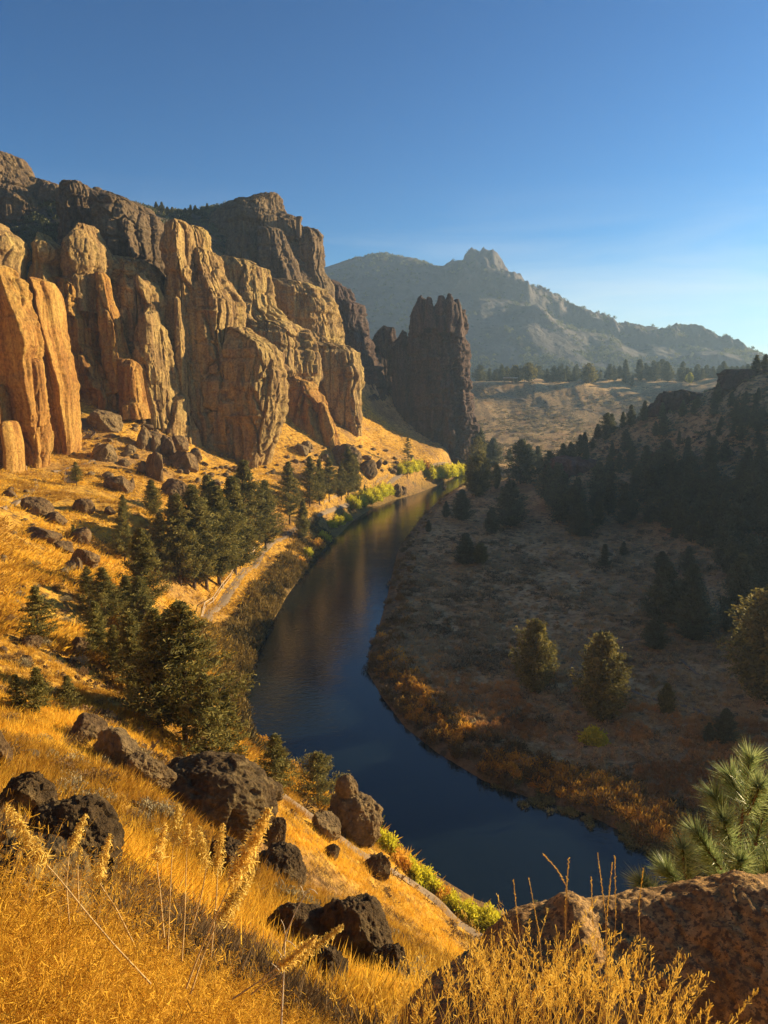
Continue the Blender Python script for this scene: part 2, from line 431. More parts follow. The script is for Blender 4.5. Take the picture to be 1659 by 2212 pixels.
def ground_mat():
    t = NT('hillside_ground')
    v = t.map()
    z = t.sep(t.attr('zone'))
    n1 = t.noise(v, 0.12, 5, 0.6); n2 = t.noise(v, 0.9, 6, 0.7); n3 = t.noise(v, 5.0, 4, 0.7); n4 = t.noise(v, 0.35, 6, 0.7, 0.6)
    gold = t.ramp(n2, [(0.34, (0.20, 0.10, 0.022)), (0.47, (0.50, 0.27, 0.04)), (0.62, (0.72, 0.43, 0.06))])
    gold = t.mix(t.ramp(n4, [(0.37, (1, 1, 1)), (0.46, (0, 0, 0))]), gold, (0.12, 0.075, 0.035))
    mead = t.ramp(n2, [(0.34, (0.24, 0.15, 0.06)), (0.5, (0.54, 0.345, 0.15)), (0.66, (0.70, 0.48, 0.22))])
    mead = t.mix(t.ramp(n1, [(0.42, (0, 0, 0)), (0.6, (1, 1, 1))]), mead, t.ramp(n4, [(0.42, (0.16, 0.11, 0.05)), (0.52, (0.60, 0.39, 0.17))]))
    mead = t.mix(t.ramp(t.voro(v, 0.42), [(0.16, (1, 1, 1)), (0.30, (0, 0, 0))]), mead, (0.15, 0.12, 0.06))
    scrub = t.ramp(n4, [(0.42, (0.05, 0.05, 0.035)), (0.6, (0.2, 0.15, 0.09))])  # scrub tone, also used as the painted shade of the far slope
    c = t.mix(z[0], mead, gold)
    c = t.mix(z[1], c, scrub)
    c = t.mix(t.math('MULTIPLY', z[2], 0.7), c, (0.05, 0.045, 0.025))
    c = t.mix(t.ramp(t.noise(v, 0.045, 5, 0.6), [(0.5, (0, 0, 0)), (0.64, (0.75, 0.75, 0.75))]), c, t.ramp(n2, [(0.3, (0.12, 0.07, 0.03)), (0.7, (0.40, 0.23, 0.10))]))
    c = t.mix(0.6, c, t.ramp(n3, [(0.3, (0.55, 0.55, 0.55)), (0.7, (1.3, 1.3, 1.3))]), 'MULTIPLY')
    t.color(c)
    b1 = t.bump(n4, 0.7, 0.8)
    b2 = t.bump(n2, 0.8, 0.5, b1)
    t.bump(n3, 0.7, 0.12, b2)
    return t.m
build_ground()

# ------------------------------------------------------------------ river
def build_river():
    t = NT('river_water')
    t.color((0.006, 0.012, 0.016))
    t.b.inputs['Roughness'].default_value = 0.045
    t.b.inputs['IOR'].default_value = 1.40
    t.b.inputs['Specular IOR Level'].default_value = 0.6
    v = t.map((0.55, 1.0, 1.0), (0, 0, R(25)))
    n = t.noise(v, 1.5, 3, 0.6, 0.4); m = t.noise(t.map((0.5, 1, 1)), 0.16, 3, 0.5)
    b = t.bump(m, 0.2, 0.10)
    t.bump(t.math('MULTIPLY', n, t.math('ADD', m, 0.15)), 0.5, 0.12, b)
    xs = np.linspace(-200, 420, 3); ys = np.linspace(-40, 560, 3)
    X, Y_ = np.meshgrid(xs, ys)
    o = mk('river', np.stack([X, Y_, 0 * X], -1).reshape(-1, 3), gridfaces(3, 3), t.m)
    tag(o, kind='structure')
build_river()

# ------------------------------------------------------------------ rock bodies: closed, faceted, cracked
def facet_radius(ph, k, seed, sharp=0.93):
    r = np.random.default_rng(seed)
    a = (np.arange(k) + r.uniform(-0.32, 0.32, k)) * 2 * PI / k + r.uniform(0, 6.28)
    d = r.uniform(0.80, 1.0, k)
    c = np.cos(ph[:, None] - a[None])
    rad = np.where(c > 0.05, d[None] / np.maximum(c, 0.05), 9).min(1)
    return rad
def rock_loft(rows, Y, depth, seed, twist=0.0, facets=8, amp=1.0, crack=1.0, px=1.0, yaw=0.0, jag=0.0, flute=1.0, fac=None, cs=1.0):
    rows = np.array(rows, float)
    v0, v1 = rows[0, 0], rows[-1, 0]
    scale = Y / FP
    hgt = (v1 - v0) * scale
    nr = int(max(24, (v1 - v0) / 2.0 * px)); 
    wmax = (rows[:, 2] - rows[:, 1]).max()
    nc = int(min(420, max(48, (wmax * 2.2 + depth / scale * 2) / 2.2 * px)))
    s = np.linspace(0, 1, nr)
    vv = v0 + (v1 - v0) * s
    uL = np.interp(vv, rows[:, 0], rows[:, 1]); uR = np.interp(vv, rows[:, 0], rows[:, 2])
    xL, _, z = pt(uL, vv, Y); xR, _, _ = pt(uR, vv, Y)
    ph = np.linspace(0, 2 * PI, nc, endpoint=False)
    def fmod(k):
        # every facet steps in and out and tilts with height, so faces break into ledges and slabs
        q = z[:, None] / (12.0 * cs) + np.arange(k)[None] * 0.37 + seed * 0.13
        b = np.floor(q); fr = q - b; kk = np.arange(k)[None] + 0 * b
        h0 = _h(b.astype(np.int64), kk.astype(np.int64), 0 * kk.astype(np.int64), seed); h1 = _h(b.astype(np.int64) + 1, kk.astype(np.int64), 0 * kk.astype(np.int64), seed)
        return 1 - 0.17 * crack * (h0 + (h1 - h0) * sstep(0.86, 1.0, fr)) + 0.05 * (0.5 - fr)
    if fac is not None:
        a = np.array([R(q[0]) for q in fac]); d = np.array([q[1] for q in fac])
        if twist:
            a = a[None, None] + R(twist) * (s[:, None, None] - 0.25)
            c = np.cos(ph[None, :, None] - a); dm = (d[None] * fmod(len(d)))[:, None, :]; rad = np.where(c > 0.05, dm / np.maximum(c, 0.05), 9).min(2)
        else:
            c = np.cos(ph[:, None] - a[None])[None]; dm = (d[None] * fmod(len(d)))[:, None, :]; rad = np.where(c > 0.05, dm / np.maximum(c, 0.05), 9).min(2)
    else:
        rf = np.random.default_rng(seed); a = (np.arange(facets) + rf.uniform(-0.32, 0.32, facets)) * 2 * PI / facets + rf.uniform(0, 6.28); d = rf.uniform(0.80, 1.0, facets)
        c = np.cos(ph[:, None] - a[None])[None]; dm = (d[None] * fmod(facets))[:, None, :]; rad = np.where(c > 0.05, dm / np.maximum(c, 0.05), 9).min(2)
    rad = np.minimum(rad, 1.5)
    cx = rad * np.cos(ph); cy = rad * np.sin(ph)
    mx, mn = cx.max(1, keepdims=True), cx.min(1, keepdims=True)
    cx = (cx - mn) / (mx - mn) * 2 - 1
    cy = cy / np.abs(cy).max(1, keepdims=True)
    w = (xR - xL) / 2; c0 = (xR + xL) / 2
    wr = w / w.max()
    dep = depth * np.minimum(1, 0.35 + 0.65 * wr)
    cap = np.sqrt(1 - (1 - np.clip(s / 0.022, 0.03, 1)) ** 2)
    X = c0[:, None] + w[:, None] * cx * cap[:, None] ** 0.3
    Yy = Y + dep[:, None] * cy * cap[:, None]
    Z = np.repeat(z[:, None], nc, 1)
    # keep the silhouette in view: shift with depth so receding sides do not spread
    X = X * (1 + 0.0 * Yy)
    N = np.stack([np.cos(ph), np.sin(ph)]); 
    big = wmax * scale
    q = 1.0
    L = 9.0 * cs
    fl = fbm(X / L, Yy / L, Z / (L * 4.5), seed, 4)
    wb = 0.3 * vnoise(X / 9, Yy / 9, Z / 14, seed + 5)
    f1, f2, cell = worley(X / (7.5 * cs) + wb, Yy / (7.5 * cs) + wb, Z / (46 * cs) + wb, seed + 7)
    g1, g2, cell2 = worley(X / (3.1 * cs) + wb, Yy / (3.1 * cs), Z / (20 * cs) + wb, seed + 17)
    msk = np.clip(vnoise(X / 16, Yy / 16, Z / 30, seed + 8) * 3 + 0.3, 0, 1)
    disp = (0.9 * flute * fl + 2.7 * (cell - 0.5) * crack - 2.2 * crack * np.clip(msk + 0.25, 0, 1) * np.exp(-((f2 - f1) / 0.035) ** 2) - 0.9 * crack * np.exp(-((g2 - g1) / 0.05) ** 2) * np.clip(1 - msk, 0, 1)
            + 1.0 * (cell2 - 0.5) * crack
            + 0.6 * fbm(X / 2.8, Yy / 2.8, (Z + X * 0.5) / 4.5, seed + 31, 5, 0.7) + 0.8 * ridged(X / 5, Yy / 5, (Z + 0.6 * X) / 14, seed + 33, 5)
            + 0.45 * vnoise(X / 40, Yy / 40, Z / 1.6, seed + 3) * np.clip(vnoise(X / 30, Yy / 30, Z / 20, seed + 4) + 0.3, 0, 1))
    led = (Z + 2.5 * vnoise(X / 14, Yy / 14, Z / 25, seed + 70)) / (7.0 * cs)
    lf = led - np.floor(led)
    disp = disp + 0.55 * crack * (sstep(0.0, 0.12, lf) - lf - 0.3) * np.clip(vnoise(X / 22, Yy / 22, Z / 12, seed + 71) * 2.2 + 0.35, 0, 1)
    h1, h2, cell3 = worley(X / (1.5 * cs), Yy / (1.5 * cs), Z / (6.5 * cs), seed + 27)
    disp = disp + 0.6 * (cell3 - 0.5) * crack
    disp = disp * amp * np.clip(big / 18, 0.16, 1)
    X = X + disp * N[0][None]; Yy = Yy + disp * N[1][None]
    if jag:
        top = np.exp(-s / 0.10)[:, None]
        Z = Z + top * jag * (ridged(X / 3.5, Yy / 3.5, 0 * X, seed + 50, 3) - 0.2)
    Z = Z + 0.5 * amp * np.clip(big / 18, 0.1, 1) * fbm(X / 3, Yy / 3, Z / 3, seed + 60, 3)
    V = np.stack([X, Yy, Z], -1).reshape(-1, 3)
    F = gridfaces(nr, nc, True)[:, ::-1]
    top = len(V)
    V = np.vstack([V, [V[:nc].mean(0) + [0, 0, 0.15]]])
    i = np.arange(nc)
    Fc = np.stack([np.full(nc, top), (i + 1) % nc, i, i], -1)
    return V, F, Fc
def rock(name, label, cat, parts, mat, group=None):
    Vs = []; Fs = []; Ts = []; n = 0
    for kw in parts:
        V, F, Fc = rock_loft(**kw)
        Vs.append(V); Fs.append(F + n); Ts.append(Fc[:, :3] + n); n += len(V)
    V = np.concatenate(Vs)
    base = V.mean(0)
    F = np.concatenate(Fs); T = np.concatenate(Ts)
    # quads to triangles so that one array holds all
    tri = np.concatenate([F[:, [0, 1, 2]], F[:, [0, 2, 3]], T])
    o = mk(name, V, tri, M[mat])
    tag(o, label, cat, group)
    return o
def P(rows, Y, depth, seed, **k):
    d = dict(rows=rows, Y=Y, depth=depth, seed=seed); d.update(k); return d
# facets listed as (direction in degrees from +x towards +y, relative distance)
PROW = [(-28, 0.75), (-78, 0.8), (-128, 0.85), (30, 0.8), (80, 0.9), (150, 0.9), (200, 0.9)]
PROW2 = [(-38, 0.7), (-100, 0.78), (-150, 0.9), (40, 0.8), (100, 0.9), (170, 0.9)]
WALL = [(-46, 0.64), (-80, 0.72), (-120, 0.85), (10, 0.85), (60, 0.9), (120, 0.9), (180, 0.95)]
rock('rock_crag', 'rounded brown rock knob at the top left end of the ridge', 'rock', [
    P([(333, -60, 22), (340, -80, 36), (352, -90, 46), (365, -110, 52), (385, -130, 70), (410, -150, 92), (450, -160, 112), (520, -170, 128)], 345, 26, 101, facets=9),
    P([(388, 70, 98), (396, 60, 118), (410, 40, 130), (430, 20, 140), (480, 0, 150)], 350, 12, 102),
    P([(400, 112, 130), (404, 108, 138), (420, 106, 140), (440, 100, 145)], 340, 6, 103)], 'cliff_upper_shade')
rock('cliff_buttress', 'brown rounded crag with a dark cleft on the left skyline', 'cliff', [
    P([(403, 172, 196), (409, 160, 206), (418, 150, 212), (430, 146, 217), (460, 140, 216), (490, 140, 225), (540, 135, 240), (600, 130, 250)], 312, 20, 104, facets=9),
    P([(405, 206, 214), (412, 204, 220), (425, 202, 226), (450, 200, 230)], 310, 4, 105)], 'cliff_upper_shade')
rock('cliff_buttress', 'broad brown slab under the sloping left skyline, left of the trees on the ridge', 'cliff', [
    P([(421, 218, 238), (428, 214, 262), (436, 212, 282), (445, 214, 306), (452, 216, 320), (466, 218, 332), (480, 220, 343), (500, 222, 356), (515, 225, 364), (545, 235, 376), (590, 250, 379), (640, 260, 376), (700, 262, 372)], 296, 28, 106, fac=WALL)], 'cliff_upper_shade')
rock('rock_wall', 'dark shaded rock face behind the tall leaning tower', 'cliff', [
    P([(560, 225, 300), (578, 228, 336), (600, 235, 352), (650, 245, 362), (700, 250, 368), (780, 250, 374), (850, 245, 384), (900, 250, 400), (940, 262, 410)], 266, 20, 107, fac=[(-40, 0.6), (-75, 0.66), (-120, 0.8), (30, 0.8), (100, 0.9), (170, 0.95)], cs=0.7, flute=1.8, crack=1.3)], 'cliff')
rock('rock_tower', 'humped tower of brown rock split by one dark crack', 'rock tower', [
    P([(487, 176, 190), (493, 171, 200), (503, 166, 204), (520, 155, 212), (533, 150, 221), (545, 149, 228), (560, 150, 233), (585, 152, 230), (605, 155, 222), (640, 158, 224), (680, 160, 225)], 247, 13, 108, facets=9, crack=0.8)], 'cliff')
rock('rock_tower', 'egg shaped rock tower with a small nipple on its top', 'rock tower', [
    P([(504, 88, 95), (514, 85, 101), (524, 80, 112), (530, 75, 124), (540, 75, 132), (552, 76, 134), (563, 75, 131), (575, 75, 120), (590, 72, 122), (620, 68, 130), (660, 60, 140)], 238, 9, 109, facets=10, crack=0.5)], 'cliff')
rock('rock_tower', 'pale rounded rock tower at the left photo edge', 'rock tower', [
    P([(483, -30, 6), (490, -30, 12), (500, -20, 18), (508, -10, 34), (520, -5, 46), (535, 0, 52), (550, 0, 53), (562, 0, 46), (580, -5, 42), (620, -10, 40)], 228, 8, 110, facets=10, crack=0.5)], 'cliff')
rock('rock_wall', 'reddish broken rock face below the humped tower', 'cliff', [
    P([(606, 105, 180), (614, 102, 215), (628, 102, 236), (660, 105, 246), (700, 110, 256), (740, 115, 264), (770, 125, 270), (800, 140, 285), (830, 150, 298), (860, 160, 310), (905, 165, 325)], 248, 18, 111, fac=PROW2, crack=1.4),
    P([(590, 206, 226), (600, 205, 236), (640, 208, 244), (700, 210, 262), (740, 215, 270), (790, 220, 285), (850, 230, 300)], 242, 6, 112, fac=PROW),
    P([(775, 262, 282), (782, 256, 296), (800, 255, 304), (850, 258, 312), (905, 262, 320)], 240, 6, 113, fac=PROW)], 'cliff_orange')
rock('rock_column', 'leftmost orange rock column, undercut at its foot', 'rock column', [
    P([(575, -40, 18), (584, -42, 26), (600, -45, 34), (606, -45, 45), (630, -48, 58), (656, -48, 63), (675, -48, 74), (700, -46, 87), (750, -44, 98), (775, -42, 91), (800, -40, 93), (856, -30, 98), (910, -12, 99), (960, 20, 99), (1005, 38, 98), (1040, 40, 98)], 188, 12, 114, fac=[(-22, 0.85), (-115, 0.32), (-165, 0.8), (40, 0.8), (100, 0.9), (170, 0.9)], twist=22, crack=0.9, cs=1.2),
    P([(775, 70, 84), (785, 66, 92), (860, 70, 98), (905, 76, 98), (920, 80, 96)], 186, 3, 115, fac=PROW)], 'cliff_orange')
rock('rock_column', 'second orange rock column, smooth left side in shade and sunlit right side', 'rock column', [
    P([(601, 58, 80), (604, 52, 96), (612, 50, 111), (622, 50, 117), (635, 52, 122), (690, 58, 129), (760, 68, 141), (795, 76, 147), (830, 86, 155), (900, 95, 156), (940, 104, 157), (965, 112, 157), (1000, 112, 156)], 205, 12, 116, fac=[(-24, 0.80), (-118, 0.30), (-165, 0.8), (40, 0.8), (100, 0.9), (170, 0.95)], twist=34, crack=0.6, cs=1.4)], 'cliff_orange')
rock('rock_fin', 'small slab leaning at the foot of the leftmost orange column', 'rock', [
    P([(908, 15, 24), (914, 12, 30), (925, 12, 34), (960, 18, 41), (1025, 20, 44)], 176, 4, 117, facets=7, crack=0.3),
    P([(830, -40, 6), (880, -40, 14), (950, -40, 18), (1010, -40, 22), (1030, -40, 22)], 180, 5, 118, facets=7)], 'cliff_orange')
rock('cliff_fin', 'bright sunlit golden fin in the middle of the main cliff', 'cliff', [
    P([(477, 372, 386), (484, 364, 396), (490, 358, 402), (520, 356, 408), (580, 362, 412), (640, 360, 418), (700, 352, 425), (760, 340, 434), (820, 332, 442), (880, 330, 452), (940, 345, 460), (985, 380, 466), (1000, 385, 467)], 264, 13, 119, fac=[(-26, 0.55), (-105, 0.7), (-155, 0.9), (35, 0.8), (100, 0.9), (170, 0.95)]),
    P([(640, 378, 386), (650, 374, 392), (700, 376, 396), (760, 372, 402), (900, 372, 410)], 256, 4, 120, fac=PROW),
    P([(700, 330, 352), (716, 322, 366), (760, 316, 376), (820, 312, 384), (880, 318, 392), (930, 330, 396), (960, 340, 400)], 252, 7, 121, fac=PROW),
    P([(588, 262, 282), (600, 256, 306), (616, 252, 326), (640, 250, 340), (700, 248, 350), (780, 252, 356), (860, 262, 362), (925, 280, 372)], 256, 13, 170, fac=[(-34, 0.6), (-68, 0.62), (-110, 0.8), (30, 0.8), (100, 0.9), (170, 0.95)], crack=1.3, jag=3),
    P([(664, 316, 330), (680, 306, 344), (740, 300, 356), (820, 304, 366), (925, 318, 384)], 249, 9, 171, fac=[(-30, 0.6), (-64, 0.62), (-110, 0.8), (30, 0.8), (100, 0.9), (170, 0.95)], crack=1.3, jag=3),
    P([(768, 290, 300), (776, 288, 312), (800, 290, 330), (850, 300, 345), (900, 320, 356), (925, 330, 360)], 246, 5, 122, fac=PROW)], 'cliff')
rock('cliff_buttress', 'tall pitted golden buttress right of the bright fin', 'cliff', [
    P([(490, 404, 432), (497, 398, 440), (508, 396, 446), (524, 395, 449), (540, 398, 452), (548, 400, 466), (560, 400, 472), (571, 400, 473), (600, 402, 483), (628, 402, 500), (640, 402, 510), (655, 402, 519), (680, 404, 523), (705, 406, 521), (740, 407, 522), (800, 412, 528), (900, 430, 535), (1000, 440, 538)], 276, 18, 123, fac=[(-30, 0.52), (-90, 0.72), (-140, 0.9), (35, 0.8), (100, 0.9), (170, 0.95)]),
    P([(706, 500, 525), (716, 496, 540), (724, 492, 552), (742, 488, 588), (752, 486, 600), (763, 486, 608), (785, 486, 613), (810, 488, 615), (877, 490, 614), (905, 492, 608), (930, 495, 603), (985, 500, 582), (1005, 500, 575)], 274, 16, 124, fac=[(-22, 0.6), (-50, 0.62), (-95, 0.72), (30, 0.8), (100, 0.9), (170, 0.95)])], 'cliff')
rock('cliff_slab', 'long brown slab sloping down behind the golden buttress', 'cliff', [
    P([(555, 464, 502), (562, 464, 530), (575, 466, 556), (582, 468, 572), (600, 470, 580), (640, 480, 584), (660, 484, 588), (668, 485, 594), (684, 488, 612), (695, 490, 624), (702, 495, 642), (708, 497, 655), (716, 500, 664), (735, 505, 675), (752, 510, 680), (773, 520, 688), (804, 540, 690), (820, 560, 687), (832, 575, 679), (850, 585, 670), (910, 595, 672)], 332, 22, 125, fac=WALL)], 'cliff')
rock('rock_prow', 'reddish prow of rock standing below the long brown slab', 'rock', [
    P([(812, 625, 640), (820, 619, 656), (826, 617, 668), (856, 614, 690), (885, 612, 700), (908, 612, 706), (930, 614, 716), (945, 615, 724), (980, 620, 728)], 318, 9, 126, fac=PROW2),
    P([(868, 690, 698), (880, 688, 708), (920, 690, 722), (960, 695, 735), (985, 700, 740)], 316, 4, 127, fac=PROW)], 'cliff_orange')
rock('cliff_buttress', 'rounded brown buttress with a black streak at the right end of the sunlit cliffs', 'cliff', [
    P([(604, 588, 612), (608, 585, 638), (614, 583, 668), (622, 583, 688), (630, 584, 700), (645, 586, 712), (662, 590, 727), (675, 595, 731), (690, 600, 733), (729, 612, 738), (760, 625, 740), (800, 640, 745)], 372, 24, 128, fac=WALL),
    P([(738, 636, 700), (745, 638, 735), (750, 640, 760), (762, 645, 776), (775, 650, 777), (790, 655, 781), (809, 658, 785), (822, 662, 783), (840, 668, 777), (870, 680, 780), (895, 692, 782), (950, 725, 784), (985, 735, 784)], 356, 16, 129, fac=PROW)], 'cliff')
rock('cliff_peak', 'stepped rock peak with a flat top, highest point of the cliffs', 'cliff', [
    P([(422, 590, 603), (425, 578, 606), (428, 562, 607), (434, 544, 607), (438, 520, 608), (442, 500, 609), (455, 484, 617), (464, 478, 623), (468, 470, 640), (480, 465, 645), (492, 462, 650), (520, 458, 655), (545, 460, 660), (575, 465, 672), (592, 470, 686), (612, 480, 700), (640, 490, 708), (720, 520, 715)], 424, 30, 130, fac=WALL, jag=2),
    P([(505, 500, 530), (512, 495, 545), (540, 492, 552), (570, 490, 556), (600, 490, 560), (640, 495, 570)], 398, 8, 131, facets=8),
    P([(492, 560, 600), (500, 556, 614), (530, 556, 622), (560, 560, 636), (590, 570, 650), (640, 580, 665)], 400, 10, 132, fac=PROW2)], 'cliff_upper_shade')
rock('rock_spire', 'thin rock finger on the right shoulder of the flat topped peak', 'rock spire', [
    P([(467, 641, 652), (470, 640, 654), (475, 640, 652), (482, 641, 650), (495, 640, 651), (515, 640, 652)], 416, 2.5, 133, facets=7, crack=0.3)], 'cliff_upper_shade')
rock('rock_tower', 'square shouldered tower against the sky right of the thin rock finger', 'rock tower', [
    P([(492, 654, 668), (495, 648, 680), (500, 644, 688), (505, 642, 694), (519, 640, 700), (545, 642, 703), (586, 648, 702), (600, 655, 710), (615, 660, 718), (680, 670, 724)], 428, 13, 134, fac=PROW2)], 'cliff_upper_shade')
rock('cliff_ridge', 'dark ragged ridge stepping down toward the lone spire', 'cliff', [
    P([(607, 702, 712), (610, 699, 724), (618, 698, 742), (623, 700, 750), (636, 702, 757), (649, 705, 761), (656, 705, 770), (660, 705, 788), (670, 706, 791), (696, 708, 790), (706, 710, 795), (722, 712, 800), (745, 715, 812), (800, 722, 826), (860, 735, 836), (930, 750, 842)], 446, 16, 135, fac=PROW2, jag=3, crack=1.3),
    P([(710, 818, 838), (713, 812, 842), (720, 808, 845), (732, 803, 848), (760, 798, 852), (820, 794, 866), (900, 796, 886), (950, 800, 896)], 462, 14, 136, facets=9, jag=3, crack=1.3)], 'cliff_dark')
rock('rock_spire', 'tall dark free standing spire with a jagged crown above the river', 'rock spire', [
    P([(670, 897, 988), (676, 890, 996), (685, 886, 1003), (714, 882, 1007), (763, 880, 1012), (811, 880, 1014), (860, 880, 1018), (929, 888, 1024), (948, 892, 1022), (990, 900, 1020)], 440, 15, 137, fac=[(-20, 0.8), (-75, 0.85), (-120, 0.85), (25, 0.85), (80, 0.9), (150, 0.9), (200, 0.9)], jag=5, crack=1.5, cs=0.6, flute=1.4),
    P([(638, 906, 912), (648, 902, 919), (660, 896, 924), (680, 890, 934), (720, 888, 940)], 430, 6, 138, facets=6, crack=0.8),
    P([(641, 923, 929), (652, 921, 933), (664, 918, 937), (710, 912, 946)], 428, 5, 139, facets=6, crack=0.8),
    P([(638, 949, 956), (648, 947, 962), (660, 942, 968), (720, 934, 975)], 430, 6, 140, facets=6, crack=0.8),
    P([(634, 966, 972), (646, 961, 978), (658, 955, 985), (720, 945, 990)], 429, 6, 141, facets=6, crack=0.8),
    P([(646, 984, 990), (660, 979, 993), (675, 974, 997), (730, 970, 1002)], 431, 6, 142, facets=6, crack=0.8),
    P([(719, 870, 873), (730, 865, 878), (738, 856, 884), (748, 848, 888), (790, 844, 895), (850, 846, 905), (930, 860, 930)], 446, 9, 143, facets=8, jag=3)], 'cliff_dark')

# ------------------------------------------------------------------ far mountain
def build_mountain():
    t = NT('mountain_slope')
    v = t.map(); n = t.noise(v, 0.02, 6, 0.65); n2 = t.noise(v, 0.07, 5, 0.7)
    zc = t.sep(t.attr('zone'))
    sl = t.ramp(n, [(0.35, (0.050, 0.048, 0.052)), (0.6, (0.105, 0.094, 0.094))])
    rk = t.ramp(t.noise(t.map((1, 1, 0.15)), 0.05, 5, 0.6), [(0.35, (0.070, 0.062, 0.064)), (0.65, (0.145, 0.122, 0.118))])
    c = t.mix(zc[0], sl, rk)
    c = t.mix(t.ramp(t.voro(v, 0.055), [(0.13, (1, 1, 1)), (0.2, (0, 0, 0))]), c, (0.035, 0.045, 0.03))
    t.color(c); b = t.bump(n, 0.8, 18); t.bump(n2, 0.7, 5, b)
    sky_ = np.array([(-900, 700), (300, 640), (500, 610), (640, 596), (708, 583), (740, 572), (790, 556), (830, 549), (860, 558), (900, 568), (930, 574), (958, 577), (966, 570), (978, 568), (990, 576), (998, 574), (1003, 554), (1010, 548), (1018, 546), (1030, 553), (1040, 549), (1052, 556), (1062, 556),
                     (1076, 572), (1090, 585), (1100, 600), (1104, 597), (1116, 600), (1130, 608), (1148, 628), (1160, 630), (1200, 640), (1214, 650), (1232, 656), (1260, 672), (1290, 690), (1320, 706), (1350, 718), (1400, 728), (1425, 728), (1440, 723), (1460, 725), (1500, 729), (1530, 742), (1552, 740), (1575, 748), (1595, 762), (1620, 778), (1700, 800), (1900, 815), (2600, 825)], float)
    Yc = 1750.0; Y0 = 1350.0
    xs_, _, zs_ = pt(sky_[:, 0], sky_[:, 1], Yc)
    nx, ny = 760, 200
    a = np.linspace(-0.75, 0.95, nx); yy = np.concatenate([np.linspace(Y0, Yc, 150), np.linspace(Yc + 6, 2300, 50)])
    A, YY = np.meshgrid(a, yy)
    X = A * Yc * (0.75 + 0.25 * YY / Yc)
    crest = np.interp(A * Yc, xs_, zs_)
    sm = np.convolve(np.pad(np.interp(np.linspace(-0.75, 0.95, nx) * Yc, xs_, zs_), 20, 'edge'), np.ones(41) / 41, 'valid')[None, :]
    t_ = (YY - Y0) / (Yc - Y0)
    body = np.clip(t_, 0, 1) ** 1.0
    cr = sstep(0.80, 1.0, t_)
    Z = 52 + (sm - 52) * body * (1 - cr) + (crest - 52) * body * cr
    back = np.clip((YY - Yc) / 500, 0, 1)
    Z = np.where(t_ > 1, 52 + (crest - 52) * (1 - back ** 1.1), Z)
    inner = sstep(0.0, 0.2, t_) * (1 - sstep(0.93, 1.0, t_) * 0.85)
    spur = ridged(X / 230, YY / 500, 0 * X, 71, 4)
    Z = Z + inner * (26 * spur * sstep(0, 0.5, t_) + 8 * fbm(X / 50, YY / 50, 0 * X, 73, 4))
    # crags: steep bands below the crest on the right two thirds
    ucol = A * FP + 829.5
    craz = sstep(930, 1000, ucol) * sstep(1640, 1500, ucol)
    bandc = 0.72 + 0.10 * vnoise(X / 150, 0 * X, 0 * X, 77)
    cl = sstep(bandc - 0.03, bandc + 0.03, t_) * craz
    h0 = (sm - 52)
    Z = Z + craz * inner * np.where(t_ < 1, h0 * 0.12 * (cl - sstep(0.5, 1.0, t_)), 0) + cl * craz * (inner + 0.3) * 16 * ridged(X / 24, YY / 110, Z / 60, 79, 4)
    # lower crag near the middle
    lc = np.exp(-((ucol - 1130) / 30) ** 2) * (sstep(0.46, 0.5, t_) - sstep(0.5, 0.66, t_))
    lc2 = np.exp(-((ucol - 1440) / 70) ** 2) * (sstep(0.30, 0.34, t_) - sstep(0.34, 0.6, t_))
    Z = Z + 30 * lc + 26 * lc2 + craz * sstep(0.9, 1.0, t_) * np.where(t_ <= 1.0, 1, 0.5) * 7 * ridged(X / 30, 0 * X, 0 * X, 81, 4)
    rockm = np.clip(cl * sstep(0.99, 0.9, 0 * t_) * (0.5 + 0.8 * vnoise(X / 60, YY / 60, 0 * X, 80)) + 1.3 * lc + 1.3 * lc2, 0, 1)
    Vv = np.stack([X, YY, Z], -1).reshape(-1, 3)
    o = mk('mountain', Vv, gridfaces(len(yy), nx), t.m, None, True, {'zone': np.stack([rockm.ravel()] * 3, -1)})
    tag(o, kind='structure')
    return X, YY, Z
MTN = build_mountain()

# ------------------------------------------------------------------ foliage
def foliage_mat(name, c1, c2, trans=0.3, tipc=None):
    t = NT(name)
    tint = t.attr('tint')
    s = t.sep(tint)
    n = t.n
    c = t.mix(s[0], c1, c2)
    r = t.rand()
    c = t.mix(t.math('MULTIPLY', r, 0.45), c, t.mix(0.5, c, (0.10, 0.085, 0.03)))
    t.color(c)
    t.b.inputs['Roughness'].default_value = 0.75
    tr = n.new('ShaderNodeBsdfTranslucent'); t.l.new(c, tr.inputs['Color'])
    mx = n.new('ShaderNodeMixShader'); mx.inputs[0].default_value = trans
    t.l.new(t.b.outputs[0], mx.inputs[1]); t.l.new(tr.outputs[0], mx.inputs[2]); t.l.new(mx.outputs[0], t.out.inputs['Surface'])
    return t.m
M['pine'] = foliage_mat('pine_needles', (0.065, 0.072, 0.018), (0.32, 0.265, 0.065))
M['juniper'] = foliage_mat('juniper_foliage', (0.075, 0.082, 0.024), (0.34, 0.29, 0.085))
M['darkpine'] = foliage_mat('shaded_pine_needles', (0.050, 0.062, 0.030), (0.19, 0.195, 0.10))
M['willow'] = foliage_mat('willow_leaves', (0.34, 0.38, 0.02), (0.80, 0.72, 0.05), 0.5)
M['autumn'] = foliage_mat('autumn_leaves', (0.46, 0.22, 0.025), (0.88, 0.52, 0.07), 0.35)
M['rust'] = foliage_mat('rusty_brush', (0.32, 0.16, 0.05), (0.66, 0.38, 0.13), 0.25)
M['sage'] = foliage_mat('sagebrush_leaves', (0.12, 0.10, 0.055), (0.42, 0.35, 0.20), 0.2)
M['twig'] = foliage_mat('dry_brush', (0.09, 0.055, 0.03), (0.26, 0.16, 0.07), 0.2)
